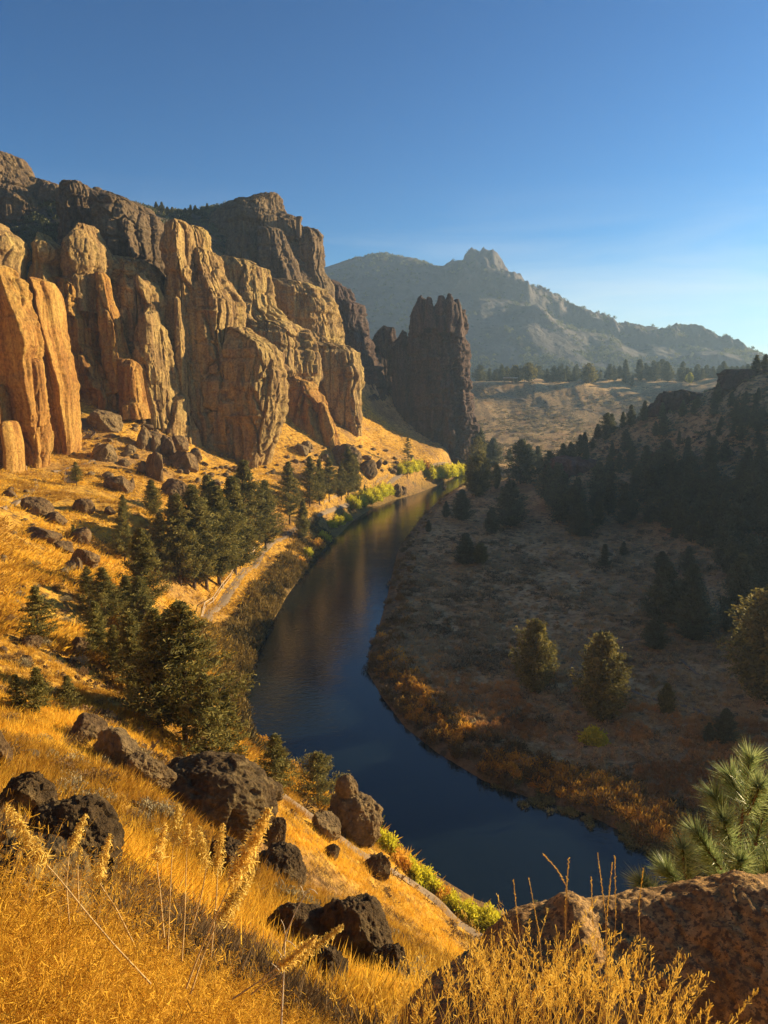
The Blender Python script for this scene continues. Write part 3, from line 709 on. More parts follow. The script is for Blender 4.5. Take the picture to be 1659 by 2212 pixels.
M['grass'] = foliage_mat('dry_grass', (0.40, 0.21, 0.025), (0.92, 0.58, 0.06), 0.45)
M['meadowgrass'] = foliage_mat('meadow_grass', (0.36, 0.23, 0.095), (0.72, 0.49, 0.22), 0.25)
M['leftbrush'] = foliage_mat('left_bank_growth', (0.06, 0.045, 0.015), (0.26, 0.17, 0.04), 0.25)
M['bankbrush'] = foliage_mat('bank_brush', (0.08, 0.055, 0.02), (0.30, 0.18, 0.05), 0.25)
def simple(name, c, rough=0.85, bscale=None):
    t = NT(name); v = t.map()
    n = t.noise(v, bscale or 6.0, 5, 0.6)
    t.color(t.mix(n, tuple(x * 0.6 for x in c[:3]), tuple(min(1, x * 1.35) for x in c[:3])))
    t.b.inputs['Roughness'].default_value = rough
    t.bump(n, 0.6, 0.03)
    return t.m
M['bark'] = simple('tree_bark', (0.10, 0.065, 0.04))
M['trail'] = simple('trail_gravel', (0.24, 0.18, 0.12), 0.95, 1.5)
M['wood'] = simple('weathered_rail_wood', (0.50, 0.40, 0.28))
M['stair_wood'] = simple('stair_timber', (0.16, 0.11, 0.07))

def unit(a): return a / (np.linalg.norm(a, axis=-1, keepdims=True) + 1e-9)
def leaves(C, D, L, W, g, curl=0.0):
    """one quad per centre, long axis D"""
    n = len(C)
    side = unit(np.cross(D, g.normal(size=(n, 3))))
    L = np.broadcast_to(L, (n,))[:, None]; W = np.broadcast_to(W, (n,))[:, None]
    a = C - D * L * 0.5; b = C + D * L * 0.5
    V = np.stack([a - side * W * 0.25, a + side * W * 0.25, b + side * W * 0.5, b - side * W * 0.5], 1)
    F = np.arange(4 * n).reshape(n, 4)
    return V.reshape(-1, 3), F
def blades(Bp, T, W, g):
    """thin triangle blades from Bp to T"""
    n = len(Bp); side = unit(np.cross(T - Bp, g.normal(size=(n, 3)))) * np.broadcast_to(W, (n,))[:, None]
    V = np.stack([Bp - side, Bp + side, T], 1)
    return V.reshape(-1, 3), np.arange(3 * n).reshape(n, 3)
def crown_mesh(seed, Rr, base, nb, npts, nl, leafL, leafW, prof, clump, up=0.15, Hh=10.0, flat=0.55, gap=0.0):
    g = np.random.default_rng(seed)
    zf = base + (1 - base) * (np.arange(nb) + g.uniform(0, 1, nb)) / nb
    q = (zf - base) / (1 - base)
    Lb = Rr * prof(q) * g.uniform(0.62, 1.12, nb)
    az = np.arange(nb) * 2.399 + g.uniform(-0.5, 0.5, nb)
    lob = 1 + 0.16 * np.sin(az * 2 + seed) + 0.12 * np.sin(az * 3 + q * 9 + seed * 2)
    Lb = Lb * lob
    keep = g.uniform(0, 1, nb) > gap
    zf, q, Lb, az = zf[keep], q[keep], Lb[keep], az[keep]; nb = len(zf)
    t = np.linspace(0.22, 1.0, npts)[None] * np.ones((nb, 1)) + g.uniform(-0.06, 0.06, (nb, npts))
    ox = np.cos(az)[:, None] * Lb[:, None] * t; oy = np.sin(az)[:, None] * Lb[:, None] * t
    oz = zf[:, None] * Hh + Lb[:, None] * (-0.22 * t + (0.22 + up) * t * t)
    C = np.stack([ox, oy, np.minimum(oz, Hh)], -1).reshape(-1, 3)
    cs = clump * (0.55 + 0.6 * np.repeat(Lb / Rr, npts)) * g.uniform(0.7, 1.25, len(C))
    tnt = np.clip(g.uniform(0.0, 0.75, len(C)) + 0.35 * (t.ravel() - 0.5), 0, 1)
    n = len(C) * nl
    off = g.normal(size=(n, 3)) * 0.5; off[:, 2] *= flat
    CC = np.repeat(C, nl, 0) + off * np.repeat(cs, nl)[:, None]
    out = np.stack([np.repeat(np.cos(az), npts * nl), np.repeat(np.sin(az), npts * nl), np.full(n, 0.35)], -1)
    D = unit(out * 0.7 + g.normal(size=(n, 3)) * 0.75)
    V, F = leaves(CC, D, leafL * g.uniform(0.6, 1.3, n), leafW, g)
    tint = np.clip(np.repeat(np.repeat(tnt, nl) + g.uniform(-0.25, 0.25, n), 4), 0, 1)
    br = [(np.array([0, 0, zf[i] * Hh]), np.array([np.cos(az[i]) * Lb[i] * 0.8, np.sin(az[i]) * Lb[i] * 0.8, zf[i] * Hh + Lb[i] * (0.05 + up * 0.5)])) for i in range(0, nb, 2)]
    return V, F, np.stack([tint] * 3, -1), br
def make_tree(kind, seed, name, mat, Hh=10.0, trunk_r=0.17, **kw):
    V, F, T, br = crown_mesh(seed, Hh=Hh, **kw)
    root = empty(name)
    mk('crown', V, F, M[mat], root, False, {'tint': T})
    g = np.random.default_rng(seed + 1)
    a = Acc()
    zz = np.linspace(0, 0.96, 9)
    P_ = np.stack([0.08 * np.sin(zz * 5 + seed), 0.08 * np.cos(zz * 4 + seed) - 0.08, zz * Hh - 0.3], -1)
    v, f = tube(P_, trunk_r * (1 - 0.9 * zz), 7); a.add(v, f)
    for p, e in br:
        v, f = tube([p, (p + e) / 2 + [0, 0, -0.03 * Hh * 0.3], e], [trunk_r * 0.22, trunk_r * 0.14, trunk_r * 0.05], 4); a.add(v, f)
    a.build('trunk', M['bark'], root)
    root['_proto'] = 1
    return root
cone = lambda q: (1 - q) ** 0.8 * np.minimum(1, 0.5 + q * 4)
ovoid = lambda q: np.clip(1 - q ** 1.7, 0, 1) ** 0.75 * np.minimum(1, 0.72 + q * 1.6)
ragged = lambda q: (1 - q ** 1.6) * np.minimum(1, 0.4 + q * 3)
PR = {}
PR['pine'] = [make_tree('pine', 11 + i, 'pine_tree', 'pine', Rr=r, base=b, nb=n, npts=7, nl=20, leafL=0.30, leafW=0.085, prof=p, clump=0.50, up=u, gap=0.12)
              for i, (r, b, n, p, u) in enumerate([(3.0, 0.13, 80, cone, 0.3), (2.6, 0.10, 86, cone, 0.35), (3.0, 0.18, 74, ragged, 0.2), (2.6, 0.12, 84, ragged, 0.4)])]
PR['openpine'] = [make_tree('pine', 31, 'pine_tree', 'pine', Rr=2.6, base=0.22, nb=60, npts=6, nl=11, leafL=0.40, leafW=0.11, prof=ragged, clump=0.5, up=0.1, gap=0.12)]
PR['bare'] = [make_tree('pine', 33, 'pine_tree', 'pine', Rr=2.0, base=0.3, nb=34, npts=5, nl=7, leafL=0.35, leafW=0.09, prof=ragged, clump=0.42, up=0.05, trunk_r=0.13)]
PR['juniper'] = [make_tree('juniper', 41 + i, 'juniper_tree', 'juniper', Rr=r, base=0.02, nb=150, npts=8, nl=13, leafL=0.38, leafW=0.15, prof=p, clump=0.5, up=0.9, flat=1.0)
                 for i, (r, p) in enumerate([(3.1, ovoid), (3.4, lambda q: (1 - q) ** 0.6 * np.minimum(1, 0.7 + q * 2))])]
PR['wide'] = [make_tree('juniper', 51, 'juniper_tree', 'juniper', Rr=5.2, base=0.05, nb=70, npts=8, nl=14, leafL=0.45, leafW=0.13, prof=ovoid, clump=0.85, up=0.35, gap=0.1)]
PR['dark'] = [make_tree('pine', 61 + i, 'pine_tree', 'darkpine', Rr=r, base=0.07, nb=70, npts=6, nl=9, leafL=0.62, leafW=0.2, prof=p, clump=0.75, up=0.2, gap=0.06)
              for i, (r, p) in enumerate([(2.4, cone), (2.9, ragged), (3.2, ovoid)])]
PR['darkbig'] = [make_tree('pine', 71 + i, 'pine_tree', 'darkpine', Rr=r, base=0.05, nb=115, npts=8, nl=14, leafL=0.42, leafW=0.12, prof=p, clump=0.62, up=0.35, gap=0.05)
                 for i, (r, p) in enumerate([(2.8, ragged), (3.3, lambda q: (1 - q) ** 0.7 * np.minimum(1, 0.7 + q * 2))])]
PR['bright'] = [make_tree('tree', 81, 'cottonwood_tree', 'juniper', Rr=5.5, base=0.12, nb=60, npts=5, nl=10, leafL=0.8, leafW=0.5, prof=ovoid, clump=1.3, up=0.3, flat=1.0)]
PR['yellow'] = [make_tree('tree', 83, 'cottonwood_tree', 'willow', Rr=3.3, base=0.1, nb=50, npts=5, nl=9, leafL=0.8, leafW=0.5, prof=ovoid, clump=1.1, up=0.3, flat=1.0)]
used = set()
def place(kind, idx, x, y, z, s, label, cat='pine tree', group=None, sx=1.0, rz=None):
    src = PR[kind][idx % len(PR[kind])]
    rz = random.uniform(0, 6.28) if rz is None else rz
    sc = (s * sx, s * sx, s)
    if src.name not in used:
        used.add(src.name); o = src; o.location = (x, y, z - 0.15); o.rotation_euler = (0, 0, rz); o.scale = sc
        o['label'] = label; o['category'] = cat
        if group: o['group'] = group
        if '_proto' in o: del o['_proto']
    else:
        o = copy_tree(src, (x, y, z - 0.15), rz, sc, label, group); o['category'] = cat
        if '_proto' in o: del o['_proto']
    return o
def tree_at(kind, idx, u, v, h, label, cat='pine tree', group=None, sx=1.0, Y=None):
    if Y is None:
        p = hit(u, v)
        if p is None: return None
    else:
        x, y, _ = pt(u, v, Y); p = (float(x), float(y), Hs(float(x), float(y)))
    d = math.sqrt(p[0] ** 2 + p[1] ** 2 + (p[2] - CAMZ) ** 2)
    dx, dy, dz = ray(u, v)
    n = math.sqrt(float(dx) ** 2 + float(dy) ** 2 + float(dz) ** 2)
    el = math.atan2(CAMZ - p[2], math.hypot(p[0], p[1]))
    s = h * (d / n) / FP / 10.0 / math.cos(el * 0.9)
    return place(kind, idx, p[0], p[1], p[2], s, label, cat, group, sx)
ORD = ['first', 'second', 'third', 'fourth', 'fifth', 'sixth', 'seventh', 'eighth', 'ninth', 'tenth', 'eleventh', 'twelfth', 'thirteenth', 'fourteenth', 'fifteenth', 'sixteenth', 'seventeenth',
       'eighteenth', 'nineteenth', 'twentieth', 'twenty-first', 'twenty-second', 'twenty-third', 'twenty-fourth', 'twenty-fifth', 'twenty-sixth', 'twenty-seventh', 'twenty-eighth', 'twenty-ninth', 'thirtieth']
# the dark clump along the left bank, listed by base point and height on the print
clump = [(268, 1130, 62, 'pine'), (330, 1120, 84, 'pine'), (374, 1152, 82, 'pine'), (423, 1276, 222, 'pine'), (475, 1263, 208, 'pine'), (390, 1262, 190, 'pine'), (508, 1240, 205, 'pine'), (533, 1205, 205, 'pine'),
         (270, 1212, 115, 'pine'), (312, 1325, 180, 'pine'), (228, 1355, 128, 'pine'), (192, 1308, 85, 'pine'), (212, 1420, 120, 'pine'), (306, 1392, 145, 'pine'), (277, 1348, 105, 'pine'),
         (402, 1606, 290, 'pine'), (345, 1560, 235, 'pine'), (290, 1515, 185, 'pine'), (372, 1500, 180, 'pine'), (448, 1662, 195, 'openpine'), (490, 1670, 168, 'openpine'),
         (575, 1190, 150, 'pine'), (350, 1240, 130, 'pine'), (455, 1210, 180, 'pine'), (445, 1270, 190, 'pine'), (370, 1570, 220, 'pine'), (320, 1440, 150, 'pine'), (250, 1460, 110, 'pine')]
clump.sort()
for i, (u, v, h, k) in enumerate(clump):
    big = ' largest' if h > 280 else (' tall' if h > 170 else (' small' if h < 90 else ''))
    tree_at(k, i, u, v, h, 'dark%s pine in the clump left of the river, %s from the left' % (big, ORD[i]), group='pines in the clump above the left bank', sx=random.uniform(1.1, 1.4))
row = [(625, 1135, 135), (655, 1170, 88), (670, 1095, 108), (711, 1083, 94), (737, 1080, 78), (752, 1078, 112), (767, 1068, 85), (788, 1080, 32), (690, 1090, 95)]
row.sort()
for i, (u, v, h) in enumerate(row):
    tree_at('pine', i + 2, u, v, h, 'olive green pine between the talus and the yellow willows, %s from the left' % ORD[i], group='pines above the far left bank')
tree_at('bare', 0, 880, 1034, 88, 'thin half bare pine standing alone on the sunlit grass below the spire')
for u, v, h, k, lb in [
    (166, 1050, 52, 'openpine', 'small pine beside the wooden stairs below the orange columns'),
    (85, 1397, 130, 'openpine', 'lone open crowned pine on the golden slope near the left photo edge'),
    (150, 1545, 88, 'openpine', 'small bushy pine, rightmost of three on the golden slope above the boulders'),
    (85, 1548, 108, 'openpine', 'middle one of three small pines on the golden slope above the boulders'),
    (38, 1535, 82, 'openpine', 'small pine nearest the left photo edge above the boulders'),
    (597, 1732, 138, 'openpine', 'slim young conifer on the bank behind the big black boulder'),
    (526, 985, 52, 'openpine', 'small pine against the foot of the golden cliff by the cave'),
    (160, 1168, 36, 'openpine', 'tiny pine at the right end of the brown outcrop on the slope'),
]:
    tree_at(k, 0, u, v, h, lb, sx=1.45)
tree_at('wide', 0, 688, 1745, 112, 'spreading olive juniper beside the goose shaped boulder', 'juniper tree')
# right bank and meadow
for i, (u, v, h, k, sx, lb) in enumerate([
    (1032, 1072, 95, 'juniper', 1.1, 'broad olive juniper at the far end of the river, closest to the water'),
    (1030, 1040, 92, 'juniper', 0.9, 'juniper behind the broad olive one at the far end of the river'),
    (1032, 1005, 85, 'darkbig', 0.9, 'dark conifer at the foot of the tall spire'),
    (997, 1124, 66, 'darkbig', 1.0, 'dark rounded conifer on the right bank opposite the yellow willows'),
    (963, 1118, 36, 'darkbig', 0.9, 'small dark conifer right at the water on the right bank'),
    (926, 1149, 26, 'darkbig', 0.9, 'tiny dark conifer on the right bank where the river narrows'),
    (1072, 1056, 52, 'juniper', 0.6, 'slim grey juniper in front of the glint of river'),
    (1064, 1008, 60, 'darkbig', 1.0, 'dark conifer by the far bend of the river'),
    (1124, 1045, 94, 'dark', 1.1, 'tall ragged pine between the far bend and the red outcrop'),
    (1102, 1138, 98, 'darkbig', 1.0, 'large dark conifer at the left end of the shaded forest'),
    (1061, 1152, 56, 'darkbig', 1.0, 'dark conifer standing in sagebrush left of the shaded forest'),
    (1005, 1218, 66, 'darkbig', 1.1, 'dark pointed juniper on the meadow above the river bend'),
    (1037, 1219, 46, 'juniper', 1.3, 'low round juniper touching the pointed one on the meadow'),
    (1153, 1494, 148, 'juniper', 0.85, 'pointed golden lit juniper on the meadow, left of two'),
    (1298, 1553, 176, 'juniper', 0.95, 'full golden lit juniper in the middle of the meadow'),
    (1438, 1542, 64, 'juniper', 0.8, 'small juniper beside the footpath on the meadow'),
    (1415, 1402, 72, 'darkbig', 1.1, 'neat dark cone shaped juniper below the pair of big pines'),
    (1434, 1344, 128, 'darkbig', 1.0, 'big dark pine, left one of the pair on the meadow'),
    (1495, 1382, 116, 'darkbig', 1.0, 'big dark pine, right one of the pair on the meadow'),
    (1488, 1345, 125, 'darkbig', 0.9, 'dark pine behind the gap between the pair on the meadow'),
    (1428, 1240, 50, 'darkbig', 1.1, 'dark conifer just above the pair of big meadow pines'),
    (1305, 1225, 50, 'dark', 1.0, 'solitary dark conifer among the sagebrush at mid meadow'),
    (1346, 1203, 33, 'dark', 1.0, 'small dark conifer right of the solitary sagebrush one'),
    (1485, 1238, 58, 'dark', 1.0, 'dark conifer with spread branches above the big meadow pines'),
    (1457, 1163, 31, 'dark', 1.2, 'small bushy conifer at the foot of the shaded hill'),
    (1593, 1348, 148, 'darkbig', 0.75, 'tall narrow pine with lit tip near the right photo edge'),
    (1573, 1366, 54, 'darkbig', 0.8, 'narrow young conifer left of the tall lit tipped pine'),
    (1602, 1392, 64, 'darkbig', 0.9, 'young conifer below the tall lit tipped pine'),
    (1655, 1512, 232, 'juniper', 1.05, 'large sunlit pine cut by the right photo edge'),
    (1564, 1604, 72, 'darkbig', 0.9, 'dark sapling on the shaded meadow above the foreground pine'),
    (1530, 1602, 42, 'darkbig', 1.2, 'low dark sapling left of the taller one on the shaded meadow'),
    (1254, 1160, 74, 'darkbig', 1.0, 'dark conifer at the front edge of the shaded forest')]):
    tree_at(k, i, u, v, h, lb, 'juniper tree' if 'juniper' in lb else 'pine tree', sx=sx * (1.35 if k == 'darkbig' and h > 45 else 1.1))
# forest on the shaded hill
def poisson(poly_uv, n, dmin, seed, taken=None):
    g = np.random.default_rng(seed); out = list(taken or []); res = []
    pu = np.array(poly_uv, float); lo = pu.min(0); hi = pu.max(0); tries = 0
    while len(res) < n and tries < n * 60:
        tries += 1
        p = g.uniform(lo, hi)
        ins = False
        for i in range(len(pu)):
            ax, ay = pu[i]; bx, by = pu[(i + 1) % len(pu)]
            if (ay > p[1]) != (by > p[1]) and p[0] < (bx - ax) * (p[1] - ay) / (by - ay) + ax: ins = not ins
        if not ins: continue
        if any((p[0] - q[0]) ** 2 + ((p[1] - q[1]) * 1.6) ** 2 < dmin ** 2 for q in out): continue
        out.append(p); res.append((float(p[0]), float(p[1])))
    return res
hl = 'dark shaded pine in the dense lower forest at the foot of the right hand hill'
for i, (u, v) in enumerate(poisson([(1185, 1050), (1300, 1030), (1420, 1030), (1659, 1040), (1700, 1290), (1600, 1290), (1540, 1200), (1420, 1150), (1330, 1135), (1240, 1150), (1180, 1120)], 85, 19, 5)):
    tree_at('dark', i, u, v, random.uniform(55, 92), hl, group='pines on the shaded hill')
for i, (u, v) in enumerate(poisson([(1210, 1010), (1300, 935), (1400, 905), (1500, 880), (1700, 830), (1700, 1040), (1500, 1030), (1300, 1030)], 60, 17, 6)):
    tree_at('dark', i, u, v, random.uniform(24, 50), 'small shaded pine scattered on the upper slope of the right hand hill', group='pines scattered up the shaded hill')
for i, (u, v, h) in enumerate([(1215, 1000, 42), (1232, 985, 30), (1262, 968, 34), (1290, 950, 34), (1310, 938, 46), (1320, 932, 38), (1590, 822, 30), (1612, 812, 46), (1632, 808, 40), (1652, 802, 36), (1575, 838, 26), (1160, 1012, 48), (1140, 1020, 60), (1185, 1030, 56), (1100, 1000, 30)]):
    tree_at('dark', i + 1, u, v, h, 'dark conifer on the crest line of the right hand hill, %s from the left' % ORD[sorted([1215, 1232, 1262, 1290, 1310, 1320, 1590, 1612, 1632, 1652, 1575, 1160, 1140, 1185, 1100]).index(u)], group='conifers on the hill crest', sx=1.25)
# trees along the far rim
g_ = np.random.default_rng(12)
for i in range(120):
    u = float(g_.uniform(1035, 1620)); Y = float(g_.uniform(735, 860))
    tree_at('dark', i, u, 834, float(g_.uniform(18, 36)) * (1.2 if 1340 < u < 1480 else 1), 'small dark tree on the %s part of the far canyon rim' % ('left' if u < 1230 else 'middle' if u < 1420 else 'right'), 'pine tree', 'trees along the far rim, ' + ('left' if u < 1230 else 'middle' if u < 1420 else 'right'), sx=g_.uniform(0.9, 1.5), Y=Y)
for u, h, k, lb in [(1112, 34, 'bright', 'pale round cottonwood on the far rim right of the shelter'), (1141, 38, 'bright', 'larger pale round cottonwood on the far rim'), (1270, 40, 'bright', 'pale cottonwood alone in mid rim among dark trees'), (1488, 22, 'yellow', 'small bright yellow tree on the far rim')]:
    tree_at(k, 0, u, 838, h, lb, 'cottonwood tree', Y=728)
# little trees on the left ridge
for i, u in enumerate([338, 350, 362, 372, 388, 400, 412, 422, 436, 448, 470, 497, 522]):
    tree_at('dark', i, u, 458 if u < 465 else 440, random.uniform(12, 20), 'tiny wind bent tree on the skyline left of the peak, %s from the left' % ORD[i], group='trees on the left skyline', sx=1.3, Y=430 if u < 465 else 452)
# unused prototypes leave the scene
for k in PR:
    for o in PR[k]:
        if o.name not in used:
            for c in list(o.children): bpy.data.objects.remove(c)
            bpy.data.objects.remove(o)

# ------------------------------------------------------------------ boulders
M['boulder'] = rock_mat('basalt_boulder', (0.035, 0.024, 0.012), (0.085, 0.058, 0.028), (0.22, 0.16, 0.07), (0.11, 0.065, 0.028), 4.0, bumpd=0.6)
M['talusboulder'] = rock_mat('brown_boulder', (0.055, 0.036, 0.018), (0.14, 0.092, 0.045), (0.27, 0.19, 0.09), (0.16, 0.092, 0.042), 2.5, bumpd=0.6)
M['tanboulder'] = rock_mat('tan_boulder', (0.09, 0.062, 0.032), (0.19, 0.135, 0.065), (0.30, 0.22, 0.10), (0.19, 0.12, 0.055), 2.0, bumpd=0.5)
M['lichenboulder'] = rock_mat('lichen_boulder', (0.035, 0.028, 0.018), (0.16, 0.11, 0.05), (0.44, 0.33, 0.12), (0.20, 0.13, 0.05), 9.0, bumpd=0.6, blot=9.0)
M['forerock'] = rock_mat('speckled_foreground_rock', (0.20, 0.12, 0.055), (0.50, 0.29, 0.10), (0.66, 0.44, 0.19), (0.56, 0.30, 0.085), 12.0, bumpd=0.55, blot=34.0)
M['redrock'] = rock_mat('red_outcrop_rock', (0.08, 0.045, 0.035), (0.17, 0.095, 0.07), (0.25, 0.16, 0.12), (0.18, 0.085, 0.06), 1.0)
def ico(sub):
    t = (1 + 5 ** 0.5) / 2
    V = [(-1, t, 0), (1, t, 0), (-1, -t, 0), (1, -t, 0), (0, -1, t), (0, 1, t), (0, -1, -t), (0, 1, -t), (t, 0, -1), (t, 0, 1), (-t, 0, -1), (-t, 0, 1)]
    F = [(0, 11, 5), (0, 5, 1), (0, 1, 7), (0, 7, 10), (0, 10, 11), (1, 5, 9), (5, 11, 4), (11, 10, 2), (10, 7, 6), (7, 1, 8), (3, 9, 4), (3, 4, 2), (3, 2, 6), (3, 6, 8), (3, 8, 9), (4, 9, 5), (2, 4, 11), (6, 2, 10), (8, 6, 7), (9, 8, 1)]
    V = unit(np.array(V, float)); F = np.array(F)
    for _ in range(sub):
        E = np.concatenate([F[:, [0, 1]], F[:, [1, 2]], F[:, [2, 0]]]); Es = np.sort(E, 1)
        u_, inv = np.unique(Es, axis=0, return_inverse=True); inv = inv.ravel()
        mid = unit(V[u_[:, 0]] + V[u_[:, 1]]); n = len(V); V = np.vstack([V, mid]); k = len(F)
        a, b, c = inv[:k] + n, inv[k:2 * k] + n, inv[2 * k:] + n
        F = np.concatenate([np.stack([F[:, 0], a, c], 1), np.stack([F[:, 1], b, a], 1), np.stack([F[:, 2], c, b], 1), np.stack([a, b, c], 1)])
    return V, F
ICO = {k: ico(k) for k in (3, 4, 5, 6)}
def boulder_mesh(seed, sub, dims, rough=1.0, nf=11, round_=0.5):
    V, F = ICO[sub]; g = np.random.default_rng(seed)
    pn = unit(g.normal(size=(nf, 3))); pd = g.uniform(0.62, 1.0, nf)
    c = V @ pn.T
    r = np.where(c > 0.08, pd[None] / np.maximum(c, 0.08), 3).min(1)
    r = np.minimum(r, 1.18)
    r = r * (1 - round_) + round_ * 0.95
    W = V * r[:, None]
    o = seed * 3.7
    d = 0.08 * fbm(W[:, 0] * 1.6 + o, W[:, 1] * 1.6, W[:, 2] * 1.6, seed, 3) + 0.075 * rough * fbm(W[:, 0] * 6 + o, W[:, 1] * 6, W[:, 2] * 6, seed + 3, 5, 0.62)
    f1, f2, cell = worley(W[:, 0] * 2.2 + o, W[:, 1] * 2.2, W[:, 2] * 2.2, seed)
    d = d + 0.10 * (cell - 0.5) + 0.05 * ridged(W[:, 0] * 3 + o, W[:, 1] * 3, W[:, 2] * 3, seed + 9, 4)
    W = W + V * d[:, None]
    return W * np.array(dims) / 2, F
def boulder_at(u, v, w, h, seed, label, mat='boulder', dep=0.9, tilt=0.0, sub=None, cat='boulder', group=None, Y=None, round_=0.5, rough=1.0, sink=0.16, name='boulder'):
    if Y is None: p = hit(u, v - h * 0.10)
    else:
        x, y, z = pt(u, v, Y); p = (float(x), float(y), float(z))
    if p is None: return
    d = math.sqrt(p[0] ** 2 + p[1] ** 2 + (p[2] - CAMZ) ** 2); dx, dy, dz = ray(u, v)
    d /= math.sqrt(float(dx) ** 2 + float(dy) ** 2 + float(dz) ** 2)
    W = w * d / FP; Hh = h * d / FP * 1.12
    if sub is None: sub = 4 if w < 45 else 5
    V, F = boulder_mesh(seed, sub, (W, W * dep, Hh), rough, round_=round_)
    o = mk(name, V, F, M[mat], None, False)
    el = math.atan2(CAMZ - p[2], math.hypot(p[0], p[1]))
    o.location = (p[0], p[1] + W * dep * 0.25, p[2] + Hh * (0.5 - sink))
    o.rotation_euler = (0, R(tilt), math.atan2(-p[0], p[1]) if False else 0)
    tag(o, label, cat, group); return o
B = [
    (222, 934, 64, 50, 'pale tan block lying beside the wooden stairs', 'tanboulder', 25), (220, 1000, 50, 42, 'reddish brown block tilted below the wooden stairs', 'tanboulder', 30),
    (309, 974, 34, 54, 'upright boulder at the left end of the big boulder row on the talus', 'tanboulder', 0), (335, 981, 20, 44, 'narrow upright boulder second from the left in the talus row', 'tanboulder', 0),
    (330, 952, 34, 22, 'small block wedged on top of the upright talus boulders', 'boulder', 10),
    (360, 993, 34, 50, 'square shouldered boulder in the middle of the talus row', 'boulder', 0), (384, 978, 42, 38, 'dark boulder behind the largest one of the talus row', 'boulder', 25),
    (396, 1018, 60, 44, 'largest brown boulder of the talus row with a slanted top', 'boulder', 25), (421, 1001, 28, 30, 'small dark boulder at the right end of the talus row', 'boulder', 10),
    (336, 1042, 38, 60, 'tall rough boulder standing alone below the talus row', 'boulder', 0), (306, 1027, 28, 28, 'dark boulder touching the tall rough one', 'boulder', 0),
    (255, 1063, 58, 34, 'flat topped grey brown block on the grass slope', 'boulder', 0), (285, 1058, 12, 26, 'narrow slab leaning at the end of the flat topped block', 'boulder', 0),
    (376, 1079, 56, 38, 'wedge shaped boulder just above the pine clump', 'boulder', 30), (267, 1008, 24, 16, 'small pale rock between the tilted block and the talus row', 'tanboulder', 0),
    (180, 1112, 42, 34, 'humped rock in open grass right of the outcrop', 'boulder', 20), (237, 1115, 20, 20, 'small round rock just left of the pines', 'boulder', 0),
    (75, 1112, 60, 34, 'long low outcrop on the slope under the orange columns', 'boulder', 20), (118, 1132, 40, 26, 'lower end of the long outcrop under the orange columns', 'boulder', 30), (21, 1062, 14, 10, 'small dark rock near the left photo edge below the columns', 'boulder', 0),
    (92, 1178, 74, 36, 'broad flat outcrop with a dark underside on the golden slope', 'boulder', 15), (136, 1196, 40, 26, 'rounded nose of the broad flat outcrop', 'boulder', 25), (168, 1178, 42, 42, 'grey rock behind the nose of the flat outcrop', 'boulder', 30),
    (178, 1240, 58, 60, 'large dark boulder with two small rocks leaning on it', 'boulder', 10), (150, 1237, 22, 26, 'small round rock left of the pair at the large dark boulder', 'tanboulder', 0), (163, 1239, 22, 34, 'upright rock leaning on the large dark boulder', 'tanboulder', 0),
    (170, 1421, 38, 48, 'pointed dark rock at the foot of the small pine', 'boulder', 10), (66, 1404, 46, 26, 'grey rock under the lone open crowned pine', 'boulder', 10), (55, 1438, 28, 22, 'dark low rock below the lone open crowned pine', 'boulder', 20),
    (6, 1411, 22, 14, 'low rock cut by the left photo edge', 'boulder', 0), (183, 1602, 78, 46, 'black boulder at the top of the long rock slab', 'boulder', 20),
    (62, 1647, 34, 24, 'small grey rock in golden grass by itself', 'tanboulder', 0), (343, 1670, 24, 26, 'small dark rock left of the big black dome', 'boulder', 0),
    (0, 1665, 44, 84, 'dark upright rock cut by the left photo edge above the boulders', 'boulder', 0), (745, 1008, 74, 44, 'big shaded rock mass behind the olive pines', 'boulder', 10), (795, 1037, 40, 42, 'dark broken rock above the short fence', 'boulder', 30),
    (818, 1014, 15, 22, 'small upright rock right of the broken one above the fence', 'boulder', 0), (855, 1072, 26, 24, 'dark rock standing in the water between willows', 'boulder', 0), (960, 1056, 10, 7, 'tiny rock poking out of the river at the far bend', 'boulder', 0), (871, 1072, 16, 20, 'smaller rock in the water right of the dark one', 'boulder', 0),
    (652, 985, 30, 26, 'boulder at the mouth of the cave below the reddish prow', 'tanboulder', 0), (660, 972, 20, 22, 'rock resting on the cave mouth boulder', 'tanboulder', 0), (250, 880, 36, 42, 'leaning rock at the very top of the talus by the cliff', 'tanboulder', 20), (232, 868, 26, 30, 'small rock beside the topmost talus rock', 'tanboulder', 0),
]
for i, (u, v, w, h, lb, mt, tl) in enumerate(B):
    boulder_at(u, v, w, h, 200 + i, lb, 'talusboulder' if mt == 'boulder' else mt, tilt=tl, round_=0.12, sink=0.22)
